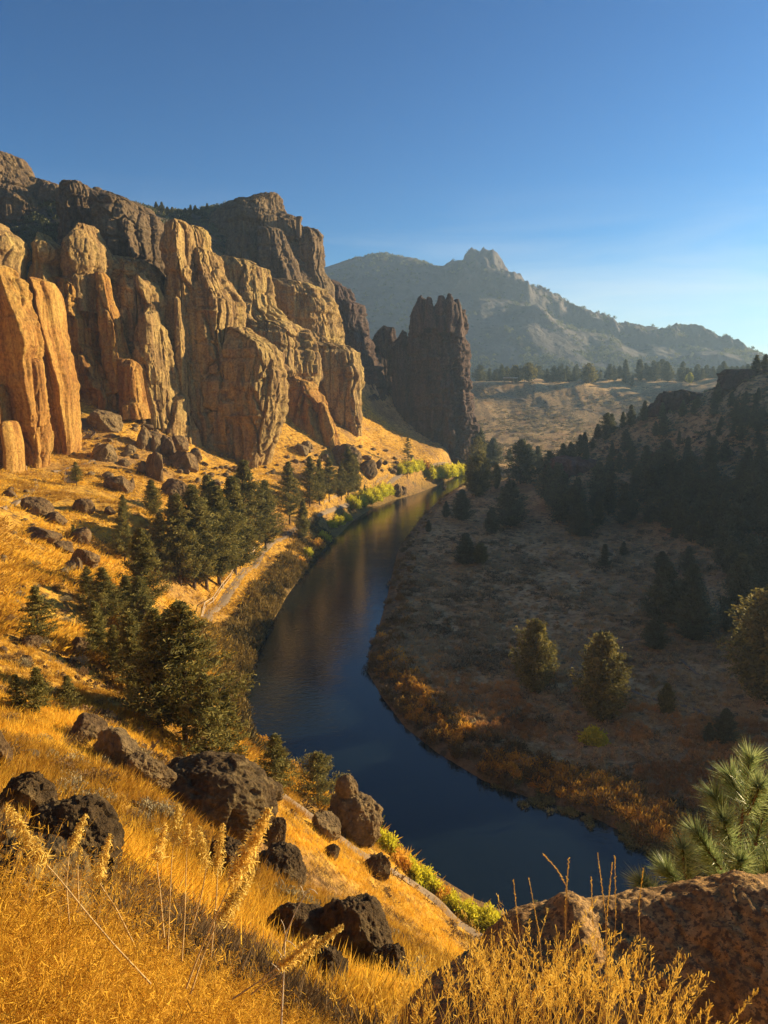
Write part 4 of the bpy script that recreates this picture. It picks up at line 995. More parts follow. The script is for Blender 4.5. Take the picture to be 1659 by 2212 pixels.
# the near ones
near = [
    (255, 1668, 120, 66, 'upper half of the long lichen spotted slab', 'tanboulder', 32, 0.9, 0.3), (305, 1712, 120, 70, 'lower half of the long lichen spotted slab', 'tanboulder', 30, 0.9, 0.3),
    (455, 1824, 280, 182, 'huge black dome shaped boulder in the lower left', 'boulder', 6, 0.8, 1.25), (592, 1845, 50, 80, 'black boulder hugging the right side of the huge dome', 'boulder', 10, 0.8, 0.6),
    (485, 1925, 90, 125, 'dark upright rock under the front of the huge dome', 'boulder', 0, 0.8, 0.5), (606, 1928, 104, 92, 'rough brown boulder below the right end of the huge dome', 'boulder', 15, 0.9, 0.5),
    (764, 1822, 122, 106, 'goose shaped boulder body above the river', 'tanboulder', 10, 0.9, 0.8),
    (817, 1902, 54, 54, 'pointed brown rock at the edge of the footpath', 'boulder', 0, 0.9, 0.3), (700, 1812, 70, 50, 'pale eroded rock left of the goose shaped boulder', 'tanboulder', 25, 0.9, 0.4),
    (716, 1858, 36, 34, 'small dark rock in the grass below the goose shaped boulder', 'boulder', 0, 0.9, 0.4),
    (40, 1790, 118, 124, 'brown pitted boulder at the left photo edge below the dark upright rock', 'boulder', 20, 0.9, 0.45), (150, 1905, 200, 150, 'black boulder behind the fluffy seed stalks on the left', 'boulder', 20, 0.9, 0.45),
    (640, 2075, 130, 110, 'black boulder behind the pale bent twig', 'boulder', 10, 0.9, 0.4), (762, 2125, 175, 175, 'tall black boulder in the lower middle', 'boulder', 5, 0.9, 0.45),
    (845, 2160, 96, 122, 'rounded black boulder right of the tall black one', 'boulder', 5, 0.9, 0.6), (690, 2180, 120, 115, 'low black boulder in front of the tall black one', 'boulder', 0, 0.9, 0.5),
]
for i, (u, v, w, h, lb, mt, tl, dp, rd) in enumerate(near):
    o = boulder_at(u, v, w, h, 300 + i, lb, mt, tilt=tl, dep=dp, round_=rd * 0.6, sub=6, rough=1.3, sink=0.24)
    if 'goose' in lb and 'body' in lb:
        o['label'] = 'goose shaped boulder with a knob on top above the river'
        d = FP / math.hypot(o.location.x, o.location.y, o.location.z - CAMZ)
        V, F = boulder_mesh(355, 5, (44 / d, 40 / d, 50 / d), 1.2, round_=0.8)
        k = mk('knob', V, F, M['tanboulder'], o); k.location = (-26 / d, 0, 62 / d); k.rotation_euler = (0, -R(tl), 0)
boulder_at(45, 2030, 260, 210, 341, 'yellow lichen covered rock in the lower left corner', 'lichenboulder', tilt=25, sub=6, round_=0.5, Y=4.6)
# loose scree as countable rocks
proto_s = []
for i in range(5):
    V, F = boulder_mesh(400 + i, 3, (2, 1.8, 1.5), 1.0, round_=0.05, nf=8)
    proto_s.append((V, F))
meshes = []
for i, (V, F) in enumerate(proto_s):
    o = mk('talus_rock', V, F, M['talusboulder' if i % 2 else 'tanboulder']); meshes.append(o)
first = set()
sp = poisson([(160, 900), (260, 860), (400, 940), (520, 1000), (700, 960), (800, 965), (960, 985), (860, 1020), (760, 1040), (560, 1040), (420, 1090), (300, 1080), (200, 1040)], 150, 9, 31)
sp += poisson([(420, 1000), (520, 1010), (560, 1060), (480, 1080)], 30, 6, 32) + poisson([(0, 1050), (200, 1060), (250, 1250), (60, 1350), (0, 1300)], 30, 20, 33)
sp += poisson([(180, 1560), (400, 1700), (380, 1780), (200, 1750)], 12, 20, 34) + poisson([(1200, 1000), (1659, 850), (1659, 1000), (1300, 1060)], 30, 18, 36)
for i, (u, v) in enumerate(sp):
    p = hit(u, v)
    if p is None: continue
    dd = math.hypot(p[0], p[1])
    s = min(dd / 400, 1) * random.uniform(0.6, 2.0) * (1.7 if random.random() < 0.12 else 1)
    k = i % 5
    if k in first:
        o = meshes[k].copy(); COL.objects.link(o)
    else: first.add(k); o = meshes[k]
    o.location = (p[0], p[1], p[2] + 0.25 * s); o.scale = (s, s * random.uniform(0.7, 1.2), s * random.uniform(0.6, 1.2)); o.rotation_euler = (random.uniform(-.3, .3), random.uniform(-.3, .3), random.uniform(0, 6))
    wh = ('the shaded right hand hill' if u > 1100 else 'the golden slope near the long slab' if v > 1400 else 'the open slope below the orange columns' if v > 1105 or u < 150 else 'the talus under the main cliff' if u < 560 else 'the talus above the far bend')
    tag(o, 'loose broken rock on ' + wh, 'rock', 'loose rocks on ' + wh)
# the red outcrop and the crags on the right hill
rock('rock_outcrop', 'reddish rock outcrop at the left tip of the shaded hill', 'rock outcrop', [
    P([(986, 1210, 1235), (989, 1198, 1262), (994, 1194, 1285), (1002, 1190, 1290), (1015, 1186, 1292), (1050, 1182, 1296)], 318, 14, 161, fac=WALL, crack=1.1, cs=0.7)], 'redrock')
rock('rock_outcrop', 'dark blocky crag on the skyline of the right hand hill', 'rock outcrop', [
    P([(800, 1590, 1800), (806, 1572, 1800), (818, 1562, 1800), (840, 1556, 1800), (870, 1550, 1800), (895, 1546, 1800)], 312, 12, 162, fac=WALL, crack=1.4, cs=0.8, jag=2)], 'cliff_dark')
rock('rock_outcrop', 'low dark crag on the hill crest left of the blocky one', 'rock outcrop', [
    P([(846, 1442, 1480), (850, 1434, 1500), (860, 1426, 1510), (880, 1415, 1512), (900, 1405, 1514)], 328, 9, 163, fac=WALL, crack=1.4, cs=0.7, jag=2)], 'cliff_dark')

# ------------------------------------------------------------------ trails, fences, stairs, shelter
def spline(pts, n):
    pts = np.array(pts, float); d = np.r_[0, np.cumsum(np.linalg.norm(np.diff(pts, axis=0), axis=1))]
    s = np.linspace(0, d[-1], n)
    q = np.stack([np.interp(s, d, pts[:, k]) for k in range(pts.shape[1])], -1)
    k = max(3, n // (len(pts) * 2)) | 1
    pad = np.vstack([np.repeat(q[:1], k // 2, 0), q, np.repeat(q[-1:], k // 2, 0)])
    return np.stack([np.convolve(pad[:, j], np.ones(k) / k, 'valid') for j in range(q.shape[1])], -1)
def trail(name, uv, width, n=160, mat='trail', lift=0.12):
    w = [hit(u, v) for u, v in uv]; w = [p for p in w if p]
    c = spline([(p[0], p[1]) for p in w], n)
    T = unit(np.gradient(c, axis=0)); N = np.stack([-T[:, 1], T[:, 0]], -1)
    cols = 7; o = np.linspace(-0.5, 0.5, cols)
    wob = 1 + 0.25 * vnoise(c[:, 0] / 3, c[:, 1] / 3, 0 * c[:, 0], 9)
    X = c[:, None, 0] + N[:, None, 0] * o * width * wob[:, None]; Y_ = c[:, None, 1] + N[:, None, 1] * o * width * wob[:, None]
    Z = H(X, Y_)
    Z = 0.35 * Z + 0.65 * Z.mean(1, keepdims=True) + lift
    Z[:, 0] -= lift + 0.25; Z[:, -1] -= lift + 0.25
    o_ = mk(name, np.stack([X, Y_, Z], -1).reshape(-1, 3), gridfaces(n, cols), M[mat], None, True)
    tag(o_, kind='structure'); return c
t1 = trail('footpath', [(415, 1355), (440, 1330), (475, 1300), (505, 1262), (535, 1226), (560, 1195), (590, 1168), (620, 1150), (645, 1138), (690, 1108), (740, 1090), (790, 1066), (815, 1052), (845, 1035), (868, 1022), (870, 1010), (905, 1006), (950, 1000), (1005, 994)], 2.6, 260)
trail('footpath', [(520, 1636), (545, 1662), (580, 1700), (640, 1745), (700, 1790), (770, 1840), (830, 1870), (880, 1900), (930, 1940), (975, 1985), (1030, 2022), (1090, 2060)], 1.7, 200)
trail('footpath', [(1600, 1600), (1500, 1530), (1440, 1520), (1380, 1500), (1320, 1470), (1240, 1462), (1232, 1440), (1260, 1410), (1340, 1390), (1420, 1372)], 0.7, 160)
trail('footpath', [(1235, 1460), (1228, 1500), (1236, 1530)], 0.6, 40)
trail('footpath', [(1420, 1395), (1470, 1425), (1510, 1460)], 0.6, 50)
trail('road', [(1075, 838), (1085, 848), (1110, 858), (1140, 866)], 7, 60)
trail('footpath', [(1200, 880), (1260, 884), (1310, 893), (1345, 908)], 3, 60)
trail('footpath', [(0, 1100), (30, 1088), (60, 1070), (80, 1050), (75, 1035)], 1.2, 60)
trail('footpath', [(110, 1018), (150, 1010), (190, 1000), (215, 985)], 1.4, 50)

def rail_fence(uv, n, hgt, label, side=0.0):
    w = [hit(u, v) for u, v in uv]; c = spline([(p[0], p[1]) for p in w], 80)
    idx = np.linspace(0, 79, n).astype(int); c = c[idx]
    root = empty('rail_fence', (c[0][0], c[0][1], Hs(*c[0]))); tag(root, label, 'fence')
    off = np.array(root.location)
    tops = []
    for x, y in c:
        z = Hs(x, y)
        V, F = tube(np.array([(x, y, z - 0.3), (x, y, z + hgt)]) - off, 0.11, 6)
        F = np.vstack([F, [[6, 7, 8, 9], [9, 10, 11, 6]]])
        mk('post', V, F, M['wood'], root); tops.append((x, y, z))
    for k in (0.35, 0.9):
        a = Acc()
        for p, q in zip(tops[:-1], tops[1:]):
            V, F = tube(np.array([(p[0], p[1], p[2] + hgt * k), ((p[0] + q[0]) / 2, (p[1] + q[1]) / 2, (p[2] + q[2]) / 2 + hgt * k), (q[0], q[1], q[2] + hgt * k)]) - off, 0.085, 5); a.add(V, F)
        a.build('rail', M['wood'], root)
rail_fence([(413, 1343), (438, 1318), (470, 1290), (500, 1252), (528, 1218), (552, 1188), (566, 1176)], 16, 1.5, 'pale split rail fence curving along the uphill side of the footpath')
rail_fence([(700, 1088), (730, 1074), (745, 1066)], 5, 1.1, 'short pale fence under the olive pines')
rail_fence([(813, 1046), (822, 1038), (838, 1032)], 6, 1.4, 'short pale fence on the footpath between dark rocks')
rail_fence([(862, 1014), (872, 1010)], 3, 1.4, 'very short fence on the footpath near the lone half bare pine')
def stairs(uv, n, w, label):
    ws = [hit(u, v) for u, v in uv]; c = spline([(p[0], p[1]) for p in ws], 60)[np.linspace(0, 59, n).astype(int)]
    root = empty('wooden_stairs', (c[0][0], c[0][1], Hs(*c[0]))); tag(root, label, 'stairs'); off = np.array(root.location)
    T = unit(np.gradient(c, axis=0)); N = np.stack([-T[:, 1], T[:, 0]], -1)
    for i in range(n):
        x, y = c[i]; z = Hs(x, y) + 0.35
        V, F = tube(np.array([(x - N[i, 0] * w / 2, y - N[i, 1] * w / 2, z), (x, y, z), (x + N[i, 0] * w / 2, y + N[i, 1] * w / 2, z)]) - off, 0.22, 4)
        mk('step', V, F, M['stair_wood'], root)
    for sgn in (-1, 1):
        P_ = np.array([(c[i][0] + sgn * N[i, 0] * w / 2, c[i][1] + sgn * N[i, 1] * w / 2, Hs(*c[i]) + 0.55) for i in range(n)]) - off
        V, F = tube(P_, 0.12, 5); mk('stringer', V, F, M['stair_wood'], root)
stairs([(185, 950), (196, 940), (188, 925), (180, 908)], 20, 3.0, 'flight of dark timber steps climbing the talus to the cliff')
stairs([(152, 1046), (152, 1034), (153, 1022)], 10, 2.6, 'short flight of timber steps beside a small pine')
def shelter():
    x, y, _ = pt(1102, 832, 722); x = float(x); y = float(y); z = Hs(x, y)
    root = empty('picnic_shelter', (x, y, z)); tag(root, 'small open shelter with a pale flat roof on the far rim', 'shelter')
    def box(a, b):
        V = np.array([(i, j, k) for i in (a[0], b[0]) for j in (a[1], b[1]) for k in (a[2], b[2])], float)
        return V, np.array([(0, 1, 3, 2), (4, 6, 7, 5), (0, 4, 5, 1), (2, 3, 7, 6), (0, 2, 6, 4), (1, 5, 7, 3)])
    V, F = box((-7, -3, 4.2), (7, 3, 4.8)); mk('roof', V, F, M['pale'], root)
    for px in (-6, -2, 2, 6):
        for py in (-2.4, 2.4):
            V, F = box((px - 0.2, py - 0.2, -0.5), (px + 0.2, py + 0.2, 4.2)); mk('post', V, F, M['stair_wood'], root)
M['pale'] = simple('pale_roof', (0.62, 0.60, 0.55))
shelter()

# ------------------------------------------------------------------ brush, willows, grass
def bush_arrays(seed, n, leafL, leafW, rad=1.0, hgt=1.0, stemmy=0.0):
    g = np.random.default_rng(seed)
    d = unit(g.normal(size=(n, 3))); d[:, 2] = np.abs(d[:, 2])
    r = g.uniform(0.45, 1.0, n) ** 0.6
    lob = 1 + 0.22 * np.sin(np.arctan2(d[:, 1], d[:, 0]) * 3 + seed) + 0.15 * g.normal(size=n)
    C = d * (r * lob)[:, None] * np.array([rad, rad, hgt])
    D = unit(d * (0.6 + stemmy) + g.normal(size=(n, 3)) * 0.6 + [0, 0, 0.3 + stemmy])
    V, F = leaves(C, D, leafL * g.uniform(0.6, 1.4, n), leafW, g)
    t = np.clip(0.35 + 0.5 * C[:, 2] / hgt + g.uniform(-0.4, 0.4, n), 0, 1)
    return V, F, np.repeat(t, 4)
def scatter_mesh(name, protos, pos, scl, rot, tintoff, mat, kind='stuff'):
    """many instances of small leaf clouds laid down as one mesh"""
    Vs, Fs, Ts = [], [], []; n = 0
    pos = np.asarray(pos, float); k = len(protos)
    for j in range(k):
        idx = np.arange(j, len(pos), k)
        if not len(idx): continue
        V, F, T = protos[j]
        c, s = np.cos(rot[idx])[:, None], np.sin(rot[idx])[:, None]
        X = (V[None, :, 0] * c - V[None, :, 1] * s) * scl[idx, 0:1] + pos[idx, 0:1]
        Y_ = (V[None, :, 0] * s + V[None, :, 1] * c) * scl[idx, 0:1] + pos[idx, 1:2]
        Z = V[None, :, 2] * scl[idx, 1:2] + pos[idx, 2:3]
        Vs.append(np.stack([X, Y_, Z], -1).reshape(-1, 3))
        Fs.append((F[None] + (np.arange(len(idx)) * len(V))[:, None, None]).reshape(-1, F.shape[1]) + n)
        Ts.append(np.clip(T[None] + tintoff[idx][:, None], 0, 1).ravel()); n += len(V) * len(idx)
    T = np.concatenate(Ts)
    o = mk(name, np.concatenate(Vs), np.concatenate(Fs), M[mat], None, False, {'tint': np.stack([T] * 3, -1)})
    if kind: tag(o, kind=kind)
    return o
def along(path_uv, n, z=0.3, jitter=1.0, seed=0, off=0.0):
    g = np.random.default_rng(seed)
    w = np.array([ptz(u, v, 0.0) for u, v in path_uv])
    d = np.r_[0, np.cumsum(np.linalg.norm(np.diff(w, axis=0), axis=1))]
    s = np.sort(g.uniform(0, d[-1], n))
    x = np.interp(s, d, w[:, 0]) + g.normal(size=n) * jitter + off; y = np.interp(s, d, w[:, 1]) + g.normal(size=n) * jitter
    return x, y
# willows: countable bushes
def bush(name, seed, mat, n=1300, L=0.22, W=0.09, rad=1.0, hgt=1.0):
    root = empty(name)
    V, F, T = bush_arrays(seed, n, L, W, rad, hgt)
    mk('foliage', V, F, M[mat], root, False, {'tint': np.stack([T] * 3, -1)})
    a = Acc(); g = np.random.default_rng(seed)
    for i in range(9):
        e = unit(g.normal(size=3) * [1, 1, 0.3] + [0, 0, 1.2]) * 0.8 * np.array([rad, rad, hgt])
        v, f = tube([(0, 0, -0.2), e * 0.5 + [0, 0, 0.05], e], [0.04, 0.03, 0.01], 4); a.add(v, f)
    a.build('stems', M['bark'], root)
    return root
def put(src, seen, x, y, z, s, label, cat, group, rz=None):
    rz = random.uniform(0, 6.28) if rz is None else rz
    if src.name in seen: o = copy_tree(src, (x, y, z), rz, s)
    else: seen.add(src.name); o = src; o.location = (x, y, z); o.rotation_euler = (0, 0, rz); o.scale = s
    tag(o, label, cat, group); return o
seen = set()
wil = [bush('willow_bush', 501, 'willow', 1600, 0.26, 0.10), bush('willow_bush', 502, 'willow', 1600, 0.24, 0.09)]
aut = [bush('autumn_bush', 503, 'autumn', 1500, 0.22, 0.10), bush('autumn_bush', 504, 'rust', 1500, 0.24, 0.08)]
wl = [(720, 1150, 14), (735, 1140, 16), (752, 1128, 14), (765, 1112, 22), (780, 1104, 24), (796, 1096, 24), (812, 1090, 24), (828, 1083, 22), (842, 1078, 18), (868, 1066, 16), (880, 1062, 20), (893, 1057, 20), (906, 1052, 18), (918, 1047, 16),
      (930, 1047, 22), (944, 1042, 22), (958, 1038, 22), (970, 1033, 22), (982, 1029, 20), (992, 1025, 20), (1000, 1021, 18), (672, 1205, 16), (690, 1188, 20), (704, 1172, 18), (655, 1222, 14)]
for i, (u, v, h) in enumerate(wl):
    x, y = ptz(u, v, 0.3); x = float(x) - 0.8; y = float(y)
    s = h * math.hypot(y, 50) / FP * 0.85
    k = 'autumn' if u in (918, 655, 690) else 'willow'
    src = (aut if k == 'autumn' else wil)[i % 2]
    if k == 'autumn': src = aut[0]
    put(src, seen, x, y, Hs(x, y) - 0.1, (s * 0.95, s * 0.95, s * 1.15), ('bright yellow green willow on the far left bank, %s bush from the left' if k == 'willow' else 'orange autumn bush among the yellow willows, %s bush from the left') % ORD[sorted(q[0] for q in wl).index(u)], 'bush', 'willows along the left bank')
# near left bank, lit bushes
nb = [(560, 1612, 30, 1), (590, 1640, 34, 0), (625, 1672, 34, 1), (655, 1690, 26, 0), (800, 1800, 42, 0), (822, 1828, 46, 0), (850, 1848, 30, 1), (862, 1872, 34, 1), (885, 1888, 38, 0), (905, 1905, 42, 0), (930, 1925, 36, 0), (950, 1940, 34, 1), (975, 1962, 36, 0), (1000, 1980, 38, 0), (1030, 1998, 46, 0), (1060, 2015, 54, 0), (1092, 2028, 50, 0)]
for i, (u, v, h, k) in enumerate(nb):
    p = hit(u, v)
    if p is None: continue
    d = math.hypot(p[1], 50 - p[2]); s = h * d / FP * 0.62
    src = aut[0] if k else wil[i % 2]
    put(src, seen, p[0], p[1], p[2] - 0.1, (s, s, s * 1.1), '%s bush between footpath and water on the near bank, %s from the left' % ('rusty' if k else 'yellow green', ORD[i]), 'bush', 'bushes on the near left bank')
for u, v, h, k, lb in [(1282, 1602, 42, 0, 'round yellow green bush on the shaded meadow catching the sun'), (1245, 1500, 20, 1, 'small rusty bush beside the meadow juniper')]:
    p = hit(u, v); s = h * math.hypot(p[1], 50) / FP * 0.6
    put((wil, aut)[k][k], seen, p[0], p[1], p[2], (s, s, s), lb, 'bush', None)
for src in wil + aut:
    if src.name not in seen:
        for c in list(src.children): bpy.data.objects.remove(c)
        bpy.data.objects.remove(src)

# sagebrush bushes on the golden slope, each its own
sg = [bush('sagebrush', 511 + i, 'sage' if i < 2 else 'twig', 700, 0.20, 0.05, 1, 0.85) for i in range(3)]
gs = np.random.default_rng(55)
sl = []
for (pl, n, dm) in [([(0, 1450), (200, 1500), (600, 1900), (1000, 2080), (850, 2180), (650, 2000), (400, 1850), (200, 1800), (0, 1750)], 75, 26),
                    ([(0, 1180), (230, 1230), (220, 1500), (0, 1480)], 30, 28)]:
    sl += poisson(pl, n, dm, 56 + n)
for i, (u, v) in enumerate(sl):
    p = hit(u, v)
    if p is None: continue
    s = float(gs.uniform(0.28, 0.62)) * min(1.5, 0.7 + p[1] / 60)
    put(sg[i % 3], seen, p[0], p[1], p[2] - 0.05, (s, s, s * 0.9), 'low grey brown brush tuft on ' + ('the near slope around the black boulders' if v > 1530 else 'the mid slope left of the pines'), 'bush', 'brush tufts, ' + ('near slope' if v > 1530 else 'mid slope'))
for (u, v, h, lb) in [(1080, 1460, 0, ''), ]: pass

# stuff: meadow sagebrush, brush on the banks, scrub high up, grass everywhere
def world_scatter(n, seed, az0, az1, r0, r1, cond, power=0.0):
    g = np.random.default_rng(seed)
    a = R(1) * g.uniform(az0, az1, n); lr = g.uniform(0, 1, n)
    r = np.exp(math.log(r0) + lr * (math.log(r1) - math.log(r0)))
    x = r * np.sin(a); y = r * np.cos(a)
    sd = river_sd(x, y); z = H(x, y)
    k = cond(x, y, z, sd, g)
    return x[k], y[k], z[k], sd[k]
LX = lambda y: np.interp(y, [-100, 20, 60, 90, 110, 160, 230, 300, 400, 500], [60, 40, 12, -8, -18, -12, 0, 15, 45, 60])
g5 = np.random.default_rng(91)
def stuff(name, protos, xyz, smin, smax, mat, zs=1.0, zoff=0.0):
    x, y, z = xyz[:3]; n = len(x)
    s = g5.uniform(smin, smax, n)
    tn = 1.3 * fbm(np.asarray(x) / 7, np.asarray(y) / 7, 0 * np.asarray(x), 52, 3)
    return scatter_mesh(name, protos, np.stack([x, y, z - zoff], -1), np.stack([s, s * zs], -1), g5.uniform(0, 6.28, n), g5.uniform(-0.25, 0.25, n) + tn, mat)
small = [bush_arrays(600 + i, 60, 0.42, 0.16, 1, 0.7) for i in range(5)]
tiny = [bush_arrays(620 + i, 22, 0.6, 0.3, 1, 0.7) for i in range(5)]
def c_mead(x, y, z, sd, g):
    pat = fbm(x / 16, y / 16, 0 * x, 44, 3)
    return (x > LX(y)) & (sd > 3) & (z < 14) & (y > 105 + g.normal(size=len(x)) * 8) & (y < 430) & (pat + g.uniform(-0.35, 0.35, len(x)) > 0.02)
stuff('sagebrush_cover', small, world_scatter(14000, 1, -8, 36, 75, 430, c_mead), 0.45, 1.25, 'sage')
def c_rough(x, y, z, sd, g): return (x > LX(y)) & (sd > 1.5) & (z < 40) & (y < 430)
stuff('meadow_tufts', tiny, world_scatter(26000, 2, -8, 45, 60, 400, c_rough), 0.2, 0.55, 'meadowgrass')
def c_bankR(x, y, z, sd, g): return (x > LX(y)) & (sd > -0.3) & (sd < 5.5 * np.clip(1.7 - y / 300, 0.5, 1.5)) & (y < 420)
mid = [bush_arrays(640 + i, 130, 0.40, 0.12, 1, 1.0, 0.4) for i in range(4)]
stuff('bank_brush', mid, world_scatter(9000, 3, -8, 50, 55, 400, c_bankR), 0.5, 1.15, 'bankbrush', 1.1, 0.1)
def c_autumn(x, y, z, sd, g): return (x > LX(y)) & (sd > 0.8) & (sd < 6.5) & (y < 128 + g.normal(size=len(x)) * 8) & (y > 66) & (fbm(x / 7, y / 7, 0 * x, 48, 2) > -0.18)
stuff('autumn_brush', mid, world_scatter(9000, 4, -8, 45, 60, 140, c_autumn), 0.35, 1.0, 'autumn', 1.0)
def c_rust(x, y, z, sd, g): return (x > LX(y)) & (sd > 5) & (sd < 30) & (y < 116 + g.normal(size=len(x)) * 10) & (fbm(x / 9, y / 9, 0 * x, 49, 2) > -0.2)
stuff('rusty_brush', mid, world_scatter(16000, 5, -6, 50, 60, 150, c_rust), 0.25, 0.7, 'rust', 1.0)
def c_reed(x, y, z, sd, g): return (x > 14) & (sd > -1.5 - g.uniform(0, 1.2, len(x))) & (sd < 1.5) & (y < 84) & (y > 60) & (fbm(x / 2, y / 2, 0 * x, 59, 2) > -0.1)
rx = world_scatter(9000, 15, 8, 36, 60, 95, c_reed)
stuff('reeds', small, (rx[0], rx[1], np.maximum(rx[2], 0.0)), 0.3, 0.7, 'juniper', 0.9)
def c_bankL(x, y, z, sd, g): return (x < LX(y)) & (sd > -0.2) & (sd < 7) & (y > 82) & (y < 240)
stuff('left_bank_brush', mid, world_scatter(14000, 6, -25, 10, 80, 240, c_bankL), 0.6, 1.5, 'leftbrush', 1.2, 0.1)
def c_scrub(x, y, z, sd, g): return (x < 20) & (z > 68) & (y > 150) & (y < 600)
stuff('hillside_scrub', tiny, world_scatter(14000, 7, -36, 4, 220, 520, c_scrub), 0.8, 2.2, 'darkpine')
def c_far(x, y, z, sd, g): return (y > 450) & (sd > 3) & (fbm(x / 40, y / 40, 0 * x, 47, 3) + g.uniform(-0.4, 0.4, len(x)) > 0.05)
stuff('valley_scrub', tiny, world_scatter(14000, 8, 0, 36, 450, 735, c_far), 0.8, 1.8, 'sage')
def c_hill(x, y, z, sd, g): return (x > LX(y)) & (z > 8) & (y < 460)
stuff('hill_scrub', tiny, world_scatter(12000, 9, 8, 36, 150, 460, c_hill), 0.5, 1.3, 'darkpine')
# dots of trees on the far mountain
mx, my, mz = MTN
gm = np.random.default_rng(66)
ii = gm.integers(2, 150, 60000); jj = gm.integers(150, 700, 60000)
X_, Y2, Z_ = mx[ii, jj], my[ii, jj], mz[ii, jj]
tt = (Y2 - 1350) / 400
keep = gm.uniform(0, 1, 60000) < np.clip(1.1 * np.exp(-((tt) / 0.28) ** 2) + 0.10 + 0.9 * (tt > 0.96) * (X_ < 250), 0, 1) * np.clip(fbm(X_ / 60, Y2 / 60, 0 * X_, 88, 3) * 3 + 0.6, 0.03, 1)
X_, Y2, Z_ = X_[keep][:9000], Y2[keep][:9000], Z_[keep][:9000]
X_ = X_ + gm.uniform(-3, 3, len(X_)); 
stuff('distant_woodland', tiny, (X_, Y2, Z_), 2.0, 5.0, 'darkpine', 1.5)

# grass: tufts of blades over the golden slope
def tuft_arrays(seed, n, h, w, spread):
    g = np.random.default_rng(seed)
    b = g.normal(size=(n, 3)) * [spread, spread, 0]
    d = unit(g.normal(size=(n, 3)) * [0.5, 0.5, 0] + b * 2.0 + [0.12, -0.05, 1])
    T = b + d * (h * g.uniform(0.5, 1.2, n))[:, None]
    V, F = blades(b, T, w, g)
    t = np.repeat(g.uniform(0.1, 0.9, n), 3)
    return V, F, t
tf = [tuft_arrays(700 + i, 26, 0.42, 0.016, 0.16) for i in range(6)]
tfar = [tuft_arrays(720 + i, 12, 0.6, 0.06, 0.45) for i in range(6)]
def c_gold(x, y, z, sd, g):
    return (x < LX(y) - 0.5) & (sd > 2.5) & (z < 75) & (fbm(x / 2.8, y / 2.8, 0 * x, 45, 3) + 0.12 * g.normal(size=len(x)) > -0.06)
def c_goldfar(x, y, z, sd, g):
    return (x < LX(y) - 0.5) & (sd > 3) & (z < 65) & (y < 430) & (fbm(x / 6, y / 6, 0 * x, 46, 3) > -0.2)
stuff('dry_grass', tf, world_scatter(42000, 11, -34, 40, 9, 75, c_gold), 0.6, 1.25, 'grass')
def c_goldbrush(x, y, z, sd, g):
    return (x < LX(y) - 0.5) & (sd > 3) & (z < 75) & (y < 430) & (fbm(x / 2.8, y / 2.8, 0 * x, 45, 3) + 0.1 * g.normal(size=len(x)) < -0.12) & (fbm(x / 12, y / 12, 0 * x, 57, 2) > -0.15)
stuff('slope_brush', tiny, world_scatter(14000, 13, -34, 35, 34, 420, c_goldbrush), 0.18, 0.5, 'twig', 0.8)
def c_nearbrush(x, y, z, sd, g):
    return (x < LX(y) - 0.5) & (sd > 3) & (y < 60) & (fbm(x / 2.8, y / 2.8, 0 * x, 45, 3) + 0.1 * g.normal(size=len(x)) < -0.10)
nbp = [tuft_arrays(740 + i, 40, 0.30, 0.008, 0.14) for i in range(4)]
stuff('near_brush', nbp, world_scatter(26000, 14, -34, 35, 6, 60, c_nearbrush), 0.5, 1.3, 'twig', 0.8)
stuff('slope_grass', tfar, world_scatter(45000, 12, -32, 12, 60, 420, c_goldfar), 0.8, 1.7, 'grass')

# ------------------------------------------------------------------ close foreground
def Pt(u, v, Y): x, y, z = pt(u, v, Y); return np.array([float(x), float(y), float(z)])
M['plume'] = foliage_mat('dry_seed_curls', (0.62, 0.40, 0.07), (0.98, 0.74, 0.20), 0.3)
M['stem'] = simple('dry_stem', (0.52, 0.36, 0.16), 0.7, 30)
M['whitetwig'] = simple('bleached_twig', (0.50, 0.42, 0.32), 0.7, 30)
M['needle'] = foliage_mat('long_pine_needles', (0.10, 0.17, 0.05), (0.60, 0.68, 0.30), 0.35)
for nm in ('needle',):
    M[nm].node_tree.nodes['Principled BSDF'].inputs['Roughness'].default_value = 0.35
    M[nm].node_tree.nodes['Principled BSDF'].inputs['Specular IOR Level'].default_value = 0.6
M['drybrush'] = foliage_mat('dry_foreground_brush', (0.36, 0.16, 0.014), (0.92, 0.55, 0.055), 0.35)
M['ryegrass'] = foliage_mat('wild_rye', (0.55, 0.30, 0.03), (0.97, 0.66, 0.12), 0.35)

